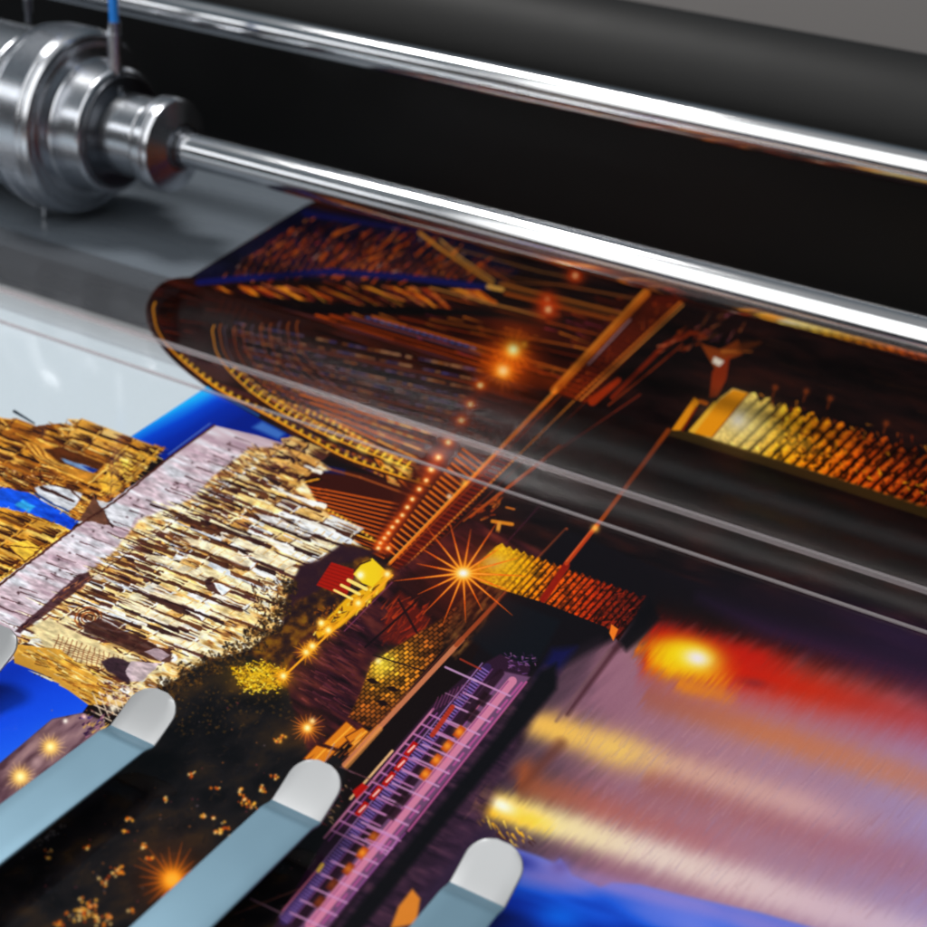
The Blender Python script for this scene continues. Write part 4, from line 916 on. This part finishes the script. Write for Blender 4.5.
# ------------------------------------------------------------------ clear guard strip
def clear(name, tint, rough, ior, body=None, fac=0):
    m, t, b = mat(name); t.nodes.remove(b)
    tr = t.nodes.new('ShaderNodeBsdfTransparent'); tr.inputs[0].default_value = (*tint, 1)
    gl = t.nodes.new('ShaderNodeBsdfGlossy'); gl.inputs['Roughness'].default_value = rough
    mx = t.nodes.new('ShaderNodeMixShader'); fr = t.nodes.new('ShaderNodeFresnel'); fr.inputs[0].default_value = ior
    last = tr
    if body:
        df = t.nodes.new('ShaderNodeBsdfDiffuse'); df.inputs[0].default_value = (*body, 1)
        m2 = t.nodes.new('ShaderNodeMixShader'); m2.inputs[0].default_value = fac
        t.links.new(tr.outputs[0], m2.inputs[1]); t.links.new(df.outputs[0], m2.inputs[2]); last = m2
    ge = t.nodes.new('ShaderNodeNewGeometry'); mm = t.nodes.new('ShaderNodeMath'); mm.operation = 'MULTIPLY_ADD'; mm.inputs[1].default_value = -1; mm.inputs[2].default_value = 1
    m3 = t.nodes.new('ShaderNodeMath'); m3.operation = 'MULTIPLY'
    t.links.new(ge.outputs['Backfacing'], mm.inputs[0]); t.links.new(mm.outputs[0], m3.inputs[0]); t.links.new(fr.outputs[0], m3.inputs[1])
    t.links.new(m3.outputs[0], mx.inputs[0]); t.links.new(last.outputs[0], mx.inputs[1]); t.links.new(gl.outputs[0], mx.inputs[2])
    t.links.new(mx.outputs[0], t.nodes['Material Output'].inputs[0]); return m
m_glass = clear('smoked_clear_plastic', (.80, .78, .77), .12, 1.12)
m_lip = clear('clear_plastic_lip', (.99, .99, .99), .1, 1.02)
m_edge = clear('frosted_edge', (.9, .85, .85), .3, 1.4, (.75, .70, .72), .22)
gd = empty('clear_guard_strip', (-.3, .457, 0))
tag(gd, 'long smoky transparent plastic strip lying across the print, with a pale bright front edge', 'plastic guard')
obj('plate', extrude_yz([(.0006, .0078), (.060, .0078), (.060, .0085), (.0006, .0085)], -.6, .75), m_glass, gd)
obj('upper_edge', extrude_yz([(-.0014, .0071), (.0005, .0071), (.0005, .0091), (-.0014, .0091)], -.6, .75, .0003), m_edge, gd, 60)
obj('added_lip', extrude_yz([(-.0012, .0070), (-.0006, .0070), (-.0137, .0012), (-.0143, .0012)], -.6, .75), m_lip, gd)  # clear face added to join the guard edge to its reflection bar
obj('edge_reflection_bar', extrude_yz([(-.0150, .0006), (-.0136, .0006), (-.0136, .0015), (-.0150, .0015)], -.6, .75, .0002), m_edge, gd, 60)  # pale bar added for the guard edge's reflection in the glossy sheet

# ------------------------------------------------------------------ fingers
m_blade = simple('painted_blue_grey_metal', (.205, .345, .445), .36, .5, .04, 60, (1, 1, 1))
m_tip_lit = simple('satin_metal_lit_tip', (.40, .41, .42), .34, .6, .03, 60)  # same sheet metal as the blade; sheen on the bent tip put into the colour
def blade_profile():
    """centre line (y, z): long flat run, short dip, then the tip curls upward"""
    flat = [(-.16, 0.0), (-.10, 0.0), (-.05, 0), (-.010, 0), (-.0073, 0), (-.0065, 0)]
    bend = []
    y, z, a = -.0065, 0, 0
    angs = [-6, -13, -17, -17, -12, -3]
    for k in range(6):
        a = math.radians(angs[k]); y += .0008 * math.cos(a); z += .0008 * math.sin(a); bend.append((y, z))
    return flat + bend, a
def strip_mesh(prof, w0, w1f, th):
    bm = bmesh.new(); rows = []
    for i, (y, z) in enumerate(prof):
        a = prof[max(i - 1, 0)]; c = prof[min(i + 1, len(prof) - 1)]
        d = Vector((c[0] - a[0], c[1] - a[1])).normalized(); n = Vector((-d.y, d.x))
        hw = w1f(i) * w0
        row = []
        ns = 9
        for s in range(ns):
            x = -hw + 2 * hw * s / (ns - 1)
            h = th / 2
            if s in (0, ns - 1): h = th / 2 - .0003
            if s in (1, ns - 2): x = math.copysign(max(hw - .0004, hw * .7), x)
            row.append((bm.verts.new((x, y + n.x * h, z + n.y * h)), bm.verts.new((x, y - n.x * h, z - n.y * h))))
        rows.append(row)
    for r0, r1 in zip(rows, rows[1:]):
        for s in range(len(r0) - 1):
            bm.faces.new((r0[s][0], r0[s + 1][0], r1[s + 1][0], r1[s][0]))
            bm.faces.new((r0[s][1], r1[s][1], r1[s + 1][1], r0[s + 1][1]))
        bm.faces.new((r0[0][0], r1[0][0], r1[0][1], r0[0][1])); bm.faces.new((r0[-1][0], r0[-1][1], r1[-1][1], r1[-1][0]))
    for r0 in (rows[0], rows[-1]):
        for s in range(len(r0) - 1): bm.faces.new((r0[s][0], r0[s][1], r0[s + 1][1], r0[s + 1][0]))
    return bm
def make_finger():
    root = empty('guide_finger')
    prof, a = blade_profile()
    W = .0075
    bm = strip_mesh(prof, W, lambda i: 1, .0011)
    obj('blade', bm, m_blade, root, 50)
    y, z = prof[-1]
    tip = [(y, z)]; n = 22; L = .0142; hw = [1.0]
    for aa in (24,):
        y += .0002 * math.cos(math.radians(aa)); z += .0002 * math.sin(math.radians(aa)); tip.append((y, z)); hw.append(1.0)
    a = math.radians(25)
    for k in range(n):
        t = (k + 1) / n
        aa = a + math.radians(8) * t
        y += L / n * math.cos(aa); z += L / n * math.sin(aa); tip.append((y, z))
        s = t * L; R = .0062
        hw.append(1 if s < L - R else max(.04, (W - R + R * math.sqrt(max(0, 1 - ((s - (L - R)) / R) ** 2))) / W) if s < L - 1e-9 else .30)
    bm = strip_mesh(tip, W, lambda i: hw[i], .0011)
    obj('tip', bm, m_tip_lit, root, 50)
    return root
fx = [-.2130, -.1608, -.1092, -.2672]
labels = ['blue-grey guide finger between the plain blue patch and dark ground of the print',
          'blue-grey guide finger with its tip just left of the purple train',
          'guide finger with its pale tip between the purple train and the blue corner',
          'guide finger showing only its white rounded tip at the left edge']
proto = make_finger()
for i, x in enumerate(fx):
    if i == 0: r = proto
    else:
        r = proto.copy(); COL.objects.link(r)
        for ch in proto.children:
            c = ch.copy(); COL.objects.link(c); c.parent = r
    r.location = (x, .2475 if i < 3 else .2455, .010)
    tag(r, labels[i], 'guide finger', 'metal fingers holding down the print')
